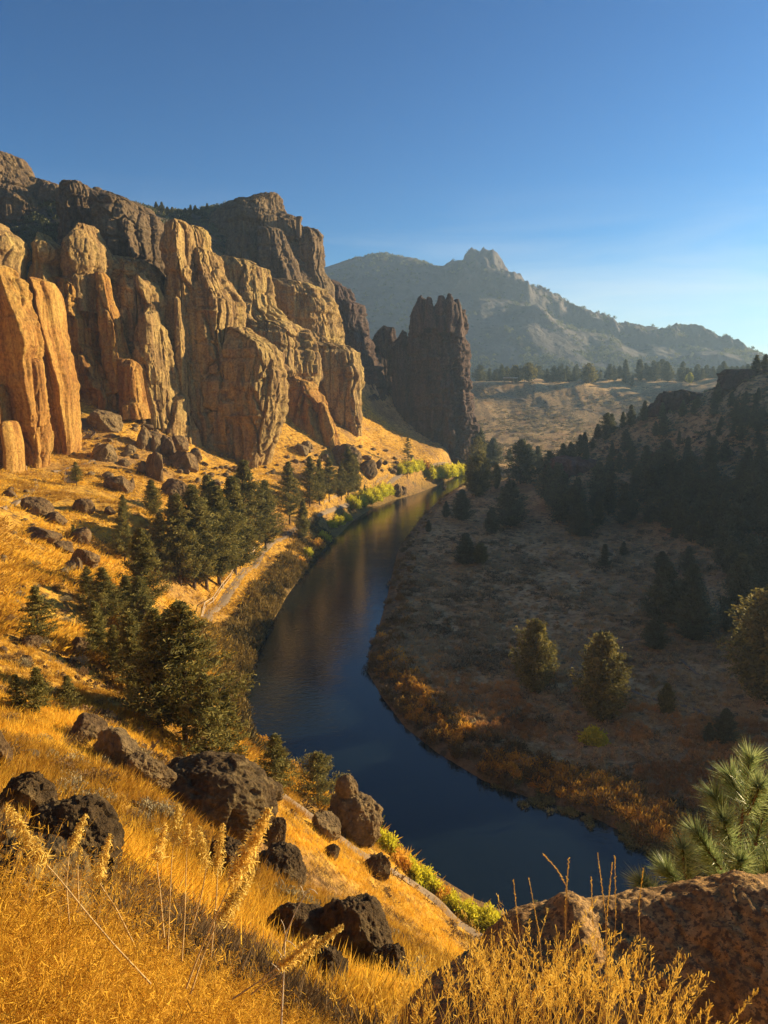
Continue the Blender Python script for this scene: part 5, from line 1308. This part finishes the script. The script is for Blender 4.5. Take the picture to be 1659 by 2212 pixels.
# speckled rock on the right, a low wall of stone at arm's length below the viewer
def fore_rock():
    U = np.linspace(840, 2500, 360); S = np.linspace(0, 1, 190)
    topu = [840, 890, 940, 1000, 1060, 1100, 1150, 1200, 1235, 1262, 1285, 1305, 1320, 1360, 1400, 1440, 1500, 1560, 1600, 1640, 1700, 1800, 2000, 2500]
    topv = [2290, 2150, 2110, 2082, 2040, 2000, 1966, 1948, 1944, 1926, 1924, 1934, 1942, 1938, 1930, 1922, 1916, 1906, 1900, 1890, 1880, 1890, 1920, 2010]
    Yc = np.interp(U, [840, 1200, 1659, 2500], [3.4, 3.7, 3.6, 3.3])
    tv = np.interp(U, topu, topv)
    tx, ty, tz = pt(U, tv, Yc)
    # profile round the stone: front foot, front face, crest, back
    a = S * 1.55 * PI - 0.42 * PI
    prof_y = -np.cos(a) * 0.62; prof_z = np.sin(a)
    prof_y = np.sign(prof_y) * np.abs(prof_y) ** 0.85
    rise = np.interp(U, [840, 1000, 1300, 2500], [0.55, 0.8, 1.2, 1.4])
    X = tx[None, :] + 0 * a[:, None]
    Yy = ty[None, :] + 0.10 + prof_y[:, None] * (1 + 0 * tx[None])
    Z = tz[None, :] - (1 - np.where(prof_z > 0, prof_z ** 0.8, prof_z))[:, None] * rise[None, :] * 0.62
    N = np.stack([0 * X, Yy - ty[None], Z - (tz - rise * .6)[None]], -1); N = unit(N)
    d = (0.055 * fbm(X * 2.2, Yy * 2.2, Z * 2.2, 901, 3) + 0.035 * fbm(X * 9, Yy * 9, Z * 9, 902, 5, 0.65) + 0.012 * fbm(X * 24, Yy * 24, Z * 24, 903, 3, 0.7))
    f1, f2, c = worley(X * 3.2, Yy * 3.2, Z * 3.2, 905)
    d = d + 0.03 * (c - 0.5)
    V = np.stack([X, Yy, Z], -1) + N * d[..., None]
    for _ in range(3):
        yy = V[..., 1]; zz = V[..., 2] - CAMZ
        f_ = CP * yy - SP * zz; up_ = SP * yy + CP * zz
        vp = 1106 - FP * up_ / f_
        top = vp.min(0); top = np.convolve(np.pad(top, 20, 'edge'), np.ones(41) / 41, 'valid'); dv = np.convolve(np.pad(tv, 20, 'edge'), np.ones(41) / 41, 'valid') - top
        V[..., 2] -= (dv * 4.6 / FP)[None, :]
    o = mk('boulder', V.reshape(-1, 3), gridfaces(len(S), len(U)), M['forerock'], None, True)
    tag(o, 'big orange brown speckled rock across the lower right corner', 'boulder')
fore_rock()

def curl_head(acc, A, B, rad, n, g, seed):
    """many curled dry pods hanging round the upper stem from A (tip) to B"""
    L = np.linalg.norm(B - A); ax = (B - A) / L
    for i in range(n):
        t = g.uniform(0, 1) ** 0.9
        w = rad * 0.72 * (0.35 + 0.75 * min(1, t * 2.2)) * (1 if t < 0.85 else 0.7)
        p = A + ax * L * t
        o = unit(np.cross(ax, g.normal(size=3)) + 0.35 * g.normal(size=3))
        k = 7; s = np.linspace(0, 1, k); ln = g.uniform(0.7, 1.35) * w
        ph = g.uniform(0, 6.28); cu = g.uniform(0.18, 0.42) * ln
        side = np.cross(ax, o)
        P_ = p + np.outer(s * ln, o) + np.outer(-0.30 * ln * s ** 2, [0, 0, 1]) + np.outer(np.sin(s * g.uniform(3, 7) + ph) * cu, side) + np.outer(np.cos(s * g.uniform(3, 6) + ph) * cu * 0.6, ax)
        wd = 0.0014 + 0.0005 * g.uniform(-1, 1)
        sd_ = unit(np.cross(np.gradient(P_, axis=0), g.normal(size=3))) * wd
        V = np.stack([P_ - sd_, P_ + sd_], 1).reshape(-1, 3)
        acc.add(V, gridfaces(k, 2), [g.uniform(0, 1)] * 3)
def plume(tip, head, mids, Y, label, rad=0.030, n=150, seed=0, Yb=None, mat='plume'):
    g = np.random.default_rng(seed)
    pts = [Pt(*tip, Y), Pt(*head, Y)] + [Pt(u, v, Y + (Yb or 0) * (i + 1) / len(mids)) for i, (u, v) in enumerate(mids)]
    root = empty('dry_flower_stalk', pts[-1]); tag(root, label, 'dry plant', 'dry seed stalks in the foreground')
    off = pts[-1]; pts = [p - off for p in pts]
    c = spline(pts, 26)
    c[0] = pts[0]
    V, F = tube(c, np.linspace(0.0012, 0.0034, len(c)), 5); mk('stem', V, F, M['stem'], root, True)
    a = Acc(); 
    m = max(2, int(len(c) * 0.5))
    hl = [p for p in c if np.linalg.norm(p - pts[0]) <= np.linalg.norm(pts[1] - pts[0]) * 1.02]
    if len(hl) < 2: hl = [pts[0], pts[1]]
    for q in range(len(hl) - 1):
        curl_head(a, hl[q], hl[q + 1], rad * (0.45 + 0.6 * min(1, (q + 0.6) / len(hl) * 1.8)), max(6, n // (len(hl) - 1)), g, seed)
    a.build('seed_head', M[mat], root)
PL = [((13, 1738), (92, 1858), [(130, 1900), (190, 1975), (250, 2045), (330, 2130)], 2.1, 'long drooping fluffy seed stalk leaning in from the left edge', 0.040, 330),
      ((186, 1758), (150, 1836), [(146, 1880), (143, 1910), (150, 2000)], 2.7, 'fluffy seed stalk standing before the black boulder on the left', 0.034, 220),
      ((238, 1800), (212, 1905), [(250, 1960), (290, 2040)], 2.6, 'ragged seed stalk bending left above the lichen rock', 0.034, 220),
      ((176, 1830), (168, 1860), [(168, 1900), (170, 1960)], 2.6, 'thin short seed stalk beside the fluffy one at the black boulder', 0.016, 60),
      ((386, 1736), (376, 1816), [(371, 1850), (366, 1960), (362, 2060)], 2.5, 'tallest upright fluffy seed stalk in front of the black dome', 0.034, 220),
      ((356, 1778), (338, 1862), [(345, 1920), (355, 2030)], 2.4, 'fluffy seed stalk left of the tallest one', 0.034, 220),
      ((408, 1778), (403, 1836), [(401, 1900), (398, 2000), (392, 2080)], 2.5, 'slim seed stalk just right of the tallest one', 0.026, 130),
      ((428, 1782), (446, 1872), [(436, 1930), (410, 2020)], 2.5, 'seed stalk with a split fluffy head before the black dome', 0.030, 200),
      ((482, 1778), (470, 1872), [(468, 1930), (455, 2070)], 2.4, 'upright seed stalk before the rock under the dome', 0.030, 200),
      ((582, 1746), (500, 1905), [(470, 1970), (430, 2060), (400, 2140)], 1.9, 'thick bright seed stalk leaning right across the black dome', 0.042, 480),
      ((548, 1880), (470, 1990), [(440, 2060), (410, 2150)], 2.0, 'lower fluffy stalk under the thick leaning one', 0.036, 300),
      ((742, 1998), (640, 2072), [(590, 2110), (540, 2150)], 2.2, 'fluffy stalk pointing right toward the tall black boulder', 0.026, 240),
      ((684, 2022), (600, 2090), [(560, 2120), (500, 2160)], 2.1, 'second fluffy stalk pointing right, left of the tall black boulder', 0.028, 240)]
for i, (tp, hd, md, Y, lb, rd, n) in enumerate(PL): plume(tp, hd, md, Y, lb, rd, int(n * 1.4), 800 + i)
def twig():
    c = spline([Pt(667, 1920, 2.3), Pt(640, 1965, 2.3), Pt(616, 2023, 2.3), Pt(614, 2068, 2.3), Pt(610, 2156, 2.3), Pt(606, 2230, 2.3)], 40)
    root = empty('bare_twig', c[-1]); tag(root, 'pale bare forked twig rising in front of the black boulder', 'twig'); off = c[-1].copy()
    V, F = tube(c - off, np.linspace(0.0015, 0.0045, 40), 6); mk('stem', V, F, M['whitetwig'], root, True)
    a = Acc()
    for p, q in [((667, 1920), (686, 1932)), ((616, 2023), (606, 1985)), ((614, 2030), (640, 2048)), ((612, 2080), (596, 2050)), ((611, 2110), (585, 2080)), ((655, 1940), (648, 1912))]:
        V, F = tube(spline([Pt(*p, 2.3) - off, (Pt(*p, 2.3) + Pt(*q, 2.3)) / 2 - off + [0.005, 0, 0.006], Pt(*q, 2.3) - off], 8), 0.0014, 4); a.add(V, F)
    a.build('fork', M['whitetwig'], root)
twig()

# dense dry brush filling the lower left
def stems_with_leaves(name, roots, ns, hgt, nleaf, L, W, mat, seed, lean=(0.0, 0.0), spread=0.35, curl=0.5, droop=0.25):
    g = np.random.default_rng(seed); acc = Acc(); LC, LD, LT = [], [], []
    for (x, y, z, hs) in roots:
        for k in range(ns):
            d = unit(np.array([g.normal() * spread + lean[0], g.normal() * spread + lean[1], 1.0]))
            h = hgt * hs * g.uniform(0.5, 1.15)
            s = np.linspace(0, 1, 7)[:, None]
            hd = np.array([d[0], d[1], 0]) + 1e-6
            c = np.array([x, y, z]) + g.normal(size=3) * [0.04, 0.04, 0] + d * s * h + unit(hd) * (s ** 2) * h * droop * g.uniform(0.2, 1) - np.array([0, 0, 1]) * s ** 3 * h * droop * 0.4
            sdv = unit(np.cross(d, g.normal(size=3))) * 0.0016
            V = np.stack([c - sdv * (1.2 - s), c + sdv * (1.2 - s)], 1).reshape(-1, 3)
            t0 = g.uniform(0.1, 0.9); acc.add(V, gridfaces(7, 2), [t0] * 3)
            q = g.uniform(0.25, 1.0, nleaf)
            pc = np.stack([np.interp(q, s[:, 0], c[:, j]) for j in range(3)], -1)
            LD.append(unit(g.normal(size=(nleaf, 3)) + d * 0.8)); LC.append(pc + g.normal(size=(nleaf, 3)) * L * 0.55); LT.append(np.clip(t0 + g.uniform(-0.4, 0.4, nleaf), 0, 1))
    C = np.concatenate(LC); D = np.concatenate(LD); T = np.concatenate(LT)
    V, F = leaves(C, D, L * g.uniform(0.5, 1.4, len(C)), W, g)
    acc.add(V, F, np.stack([np.repeat(T, 4)] * 3, -1))
    return tag(acc.build(name, M[mat], None), kind='stuff')
gf = np.random.default_rng(77)
def roots_in(n, umin, umax, ymin, ymax, seed, hs=lambda u, y: 1.0, vref=2150):
    g = np.random.default_rng(seed); out = []
    for i in range(n):
        u = g.uniform(umin, umax); y = g.uniform(ymin, ymax); x, _, _ = pt(u, vref, y); x = float(x)
        out.append((x, y, Hs(x, y) - 0.02, hs(u, y)))
    return out
stems_with_leaves('dry_brush', roots_in(120, -150, 560, 1.5, 3.6, 1, lambda u, y: float(np.interp(u, [-150, 0, 200, 400, 560], [1.35, 1.2, 1.0, 0.8, 0.6]))), 26, 0.62, 40, 0.030, 0.0030, 'drybrush', 31, (0.10, 0.0), 0.42)
stems_with_leaves('dry_brush', roots_in(150, 430, 1000, 1.7, 5.5, 2, lambda u, y: 0.6), 26, 0.50, 20, 0.030, 0.0028, 'drybrush', 32, (0.06, 0.0), 0.38)
stems_with_leaves('dry_brush', roots_in(110, -200, 560, 3.6, 8.0, 3, lambda u, y: 0.75), 26, 0.55, 24, 0.034, 0.0034, 'drybrush', 33, (0.08, 0.0), 0.40)
# wild rye in front of the speckled rock
def rye(n, seed, name, label=None):
    g = np.random.default_rng(seed); acc = Acc(); C, D, T = [], [], []
    for i in range(n):
        u = float(np.clip(g.normal(1180, 190), 800, 1500)); y = g.uniform(1.75, 2.5)
        bx, by, bz = Pt(u + g.uniform(-60, 60), 2260, y)
        topv = float(np.interp(u, [800, 950, 1080, 1150, 1300, 1450, 1500], [2080, 2020, 1990, 1950, 1990, 2090, 2150])) + abs(g.normal()) * 90
        tp = Pt(u + g.normal() * 70, topv, y + g.uniform(-0.1, 0.1))
        bp = np.array([bx, by, bz - 0.25]); h = np.linalg.norm(tp - bp)
        s = np.linspace(0, 1, 9)[:, None]; side = unit(np.array([g.normal() + 0.3, g.normal() * 0.4, 0])) * h * g.uniform(0.0, 0.34)
        c = bp + (tp - bp) * s + side * (s ** 2.5) - np.array([0, 0, 1]) * h * 0.05 * s ** 4
        sdv = unit(np.cross(tp - bp, g.normal(size=3))) * 0.0012
        acc.add(np.stack([c - sdv * (1.25 - s), c + sdv * (1.25 - s)], 1).reshape(-1, 3), gridfaces(9, 2), [g.uniform(0.2, 0.9)] * 3)
        if g.uniform() < 0.75:
            m = int(g.integers(18, 36)); q = g.uniform(0.72, 1.0, m)
            pc = np.stack([np.interp(q, s[:, 0], c[:, j]) for j in range(3)], -1)
            dd = unit((tp - bp) / h * 1.0 + g.normal(size=(m, 3)) * 0.35)
            C.append(pc + dd * 0.008 + g.normal(size=(m, 3)) * 0.004); D.append(dd); T.append(g.uniform(0.3, 1, m))
    V, F = leaves(np.concatenate(C), np.concatenate(D), 0.020, 0.0034, g)
    acc.add(V, F, np.stack([np.repeat(np.concatenate(T), 4)] * 3, -1))
    o = acc.build(name, M['ryegrass'], None); tag(o, kind='stuff')
rye(300, 41, 'wild_rye')
TS = [((1092, 1984), (1170, 2160), 'thin bent'), ((1109, 1899), (1150, 2160), 'long slender'), ((1142, 1895), (1175, 2150), 'straight'), ((1229, 1850), (1226, 2100), 'tall straight'), ((1173, 1844), (1226, 1920), 'forked'), ((1277, 1892), (1300, 2120), 'short thin'), ((1291, 1842), (1310, 2110), 'tallest bunched'),
      ((1323, 1862), (1312, 2110), 'bunched upright'), ((1328, 1845), (1318, 2130), 'tall right hand'), ((1390, 1875), (1384, 2040), 'solitary dark')]
for i, (tp, bt, wd) in enumerate(TS):
    Y = 2.2; b = Pt(*bt, Y) - [0, 0, 0.3]
    root = empty('grass_stalk', b); tag(root, '%s rye seed stalk against the dark river, %s from the left' % (wd, ORD[i]), 'grass stalk', 'tall rye stalks before the river')
    c = spline([Pt(*tp, Y) - b, (Pt(*tp, Y) * 0.5 + Pt(*bt, Y) * 0.5) - b + [0.012 * (-1) ** i, 0, 0], Pt(*bt, Y) - b, np.zeros(3)], 30)
    V, F = tube(c, np.linspace(0.0007, 0.0018, 30), 4); mk('stem', V, F, M['stem'], root)
    g = np.random.default_rng(i); m = 34; q = np.linspace(0, 0.30, m)
    pc = np.stack([np.interp(q, np.linspace(0, 1, 30), c[:, j]) for j in range(3)], -1)
    ax = unit(c[0] - c[5]); dd = unit(ax + g.normal(size=(m, 3)) * 0.22)
    V, F = leaves(pc, dd, 0.016, 0.0032, g); mk('seed_head', V, F, M['ryegrass'], root, False, {'tint': np.full((len(V), 3), 0.5)})

# long needled pine behind the speckled rock
def long_pine():
    Yp = 5.4
    base = Pt(1560, 2050, Yp + 0.3)
    root = empty('pine_tree', base); tag(root, 'young pine with long glossy needles behind the speckled rock at the right edge', 'pine tree'); off = base
    shoots = [((1621, 1640), (1600, 1790), 0), ((1600, 1790), (1570, 1990), 0), ((1562, 1770), (1590, 1870), -0.25), ((1475, 1832), (1492, 1925), -0.3), ((1492, 1925), (1560, 2000), -0.15), ((1387, 1908), (1440, 1960), -0.35),
              ((1440, 1960), (1540, 2010), -0.2), ((1660, 1728), (1630, 1830), 0.15), ((1630, 1830), (1590, 1960), 0.1), ((1545, 1722), (1590, 1800), 0.2), ((1505, 1800), (1560, 1880), 0.1), ((1690, 1660), (1650, 1760), 0.3),
              ((1720, 1760), (1640, 1880), 0.1), ((1530, 1850), (1575, 1930), 0.25), ((1640, 1700), (1612, 1760), -0.3), ((1440, 1880), (1500, 1950), 0.05), ((1580, 1680), (1605, 1740), 0.25), ((1680, 1850), (1620, 1930), -0.2), ((1600, 1860), (1590, 1940), -0.35)]
    a = Acc(); nd = Acc(); g = np.random.default_rng(5)
    for i, (tp, bs, dy) in enumerate(shoots):
        A = Pt(*tp, Yp + dy) - off; B = Pt(*bs, Yp + dy * 0.4) - off
        c = spline([A, (A + B) / 2 + g.normal(size=3) * 0.01, B], 10)
        V, F = tube(c, np.linspace(0.007, 0.014, 10), 6); a.add(V, F)
        ax = unit(A - B); L = np.linalg.norm(A - B)
        n = 520 if i not in (1, 4, 6, 8) else 200
        t = g.uniform(0, 0.95, n) ** 1.5
        if n == 200: t = g.uniform(0, 1, n)
        p = A + (B - A) * t[:, None]
        r = g.normal(size=(n, 3)); r = unit(r - (r @ ax)[:, None] * ax[None])
        lean = g.uniform(0.35, 1.3, n) * (1.6 - t * 0.9)
        d = unit(r + ax[None] * lean[:, None] + [0, 0, 0.12])
        ln = g.uniform(0.15, 0.24, n)
        T = p + d * ln[:, None] + g.normal(size=(n, 3)) * 0.006 - np.array([0, 0, 1]) * (0.02 * ln / 0.2)[:, None]
        V, F = blades(p, T, 0.0042, g)
        nd.add(V, np.c_[F, F[:, 2]], np.stack([np.repeat(g.uniform(0, 1, n), 3)] * 3, -1))
    V, F = tube([Pt(1600, 1790, Yp) - off, Pt(1580, 1950, Yp) - off, np.zeros(3), [0, 0.1, -1.6]], [0.014, 0.022, 0.03, 0.04], 8); a.add(V, F)
    a.build('branches', M['redbark'], root, True)
    V = np.concatenate(nd.V); F = np.concatenate(nd.F)[:, :3]
    mk('needles', V, F, M['needle'], root, False, {'tint': np.concatenate(nd.C)})
M['redbark'] = simple('young_pine_bark', (0.22, 0.10, 0.05), 0.8, 40)
long_pine()

# one visitor at the foot of the orange column, with the timber rail beside
def person():
    p = hit(28, 985)
    x, y, z = p
    root = empty('person', (x, y, z)); tag(root, 'person in a red top standing at the foot of the leftmost orange column', 'person')
    def skin(name, pts, edges, mat):
        me = bpy.data.meshes.new(name); me.from_pydata([q[:3] for q in pts], edges, []); me.materials.append(mat)
        o = bpy.data.objects.new(name, me); COL.objects.link(o); o.parent = root
        md = o.modifiers.new('skin', 'SKIN'); 
        for i, q in enumerate(pts): me.skin_vertices[0].data[i].radius = (q[3], q[3])
        me.skin_vertices[0].data[0].use_root = True
        sb = o.modifiers.new('sub', 'SUBSURF'); sb.levels = 1; sb.render_levels = 1
        return o
    B = [(0, 0, 0.95, 0.14), (0, 0, 1.2, 0.13), (0, 0, 1.42, 0.15), (0, 0, 1.52, 0.06), (0, -0.01, 1.66, 0.10), (0.10, 0, 0.88, 0.10), (0.12, -0.05, 0.48, 0.07), (0.12, 0, 0.08, 0.05), (0.12, -0.14, 0.04, 0.04),
         (-0.10, 0, 0.88, 0.10), (-0.13, 0.04, 0.48, 0.07), (-0.13, 0.06, 0.08, 0.05), (-0.13, -0.08, 0.04, 0.04), (0.20, 0, 1.40, 0.06), (0.27, 0, 1.12, 0.045), (0.26, -0.14, 0.90, 0.035), (-0.20, 0, 1.40, 0.06), (-0.27, 0, 1.12, 0.045), (-0.26, -0.12, 0.90, 0.035)]
    E = [(0, 1), (1, 2), (2, 3), (3, 4), (0, 5), (5, 6), (6, 7), (7, 8), (0, 9), (9, 10), (10, 11), (11, 12), (2, 13), (13, 14), (14, 15), (2, 16), (16, 17), (17, 18)]
    skin('body', B, E, simple('dark_trousers_and_skin', (0.10, 0.08, 0.07)))
    S = [(0, 0, 1.0, 0.165), (0, 0, 1.2, 0.155), (0, 0, 1.41, 0.17), (0.20, 0, 1.40, 0.075), (0.26, 0, 1.18, 0.06), (-0.20, 0, 1.40, 0.075), (-0.26, 0, 1.18, 0.06)]
    skin('red_top', S, [(0, 1), (1, 2), (2, 3), (3, 4), (2, 5), (5, 6)], simple('red_cloth', (0.55, 0.03, 0.02)))
    V, F = ICO[3]; mk('hair', V * [0.11, 0.12, 0.09] + [0, 0.02, 1.72], F, simple('hair', (0.03, 0.02, 0.015)), root)
person()
rail_fence([(33, 1006), (44, 1010), (58, 1018)], 5, 1.3, 'dark timber rail at the foot of the leftmost orange column')

# ------------------------------------------------------------------ haze: one even box of air round everything
def build_haze():
    m = bpy.data.materials.new('valley_haze'); m.use_nodes = True
    nt = m.node_tree; nt.nodes.clear()
    out = nt.nodes.new('ShaderNodeOutputMaterial'); v = nt.nodes.new('ShaderNodeVolumePrincipled')
    v.inputs['Color'].default_value = (0.46, 0.70, 1.0, 1)
    v.inputs['Density'].default_value = HAZE
    v.inputs['Anisotropy'].default_value = 0.25
    nt.links.new(v.outputs[0], out.inputs['Volume'])
    x0, x1, y0, y1, z0, z1 = -3300, 3300, -3300, 3300, -6, 420
    V = [(x, y, z) for x in (x0, x1) for y in (y0, y1) for z in (z0, z1)]
    F = [(0, 1, 3, 2), (4, 6, 7, 5), (0, 4, 5, 1), (2, 3, 7, 6), (0, 2, 6, 4), (1, 5, 7, 3)]
    tag(mk('haze', np.array(V, float), np.array(F), m), kind='stuff')
HAZE = 0.00017
build_haze()
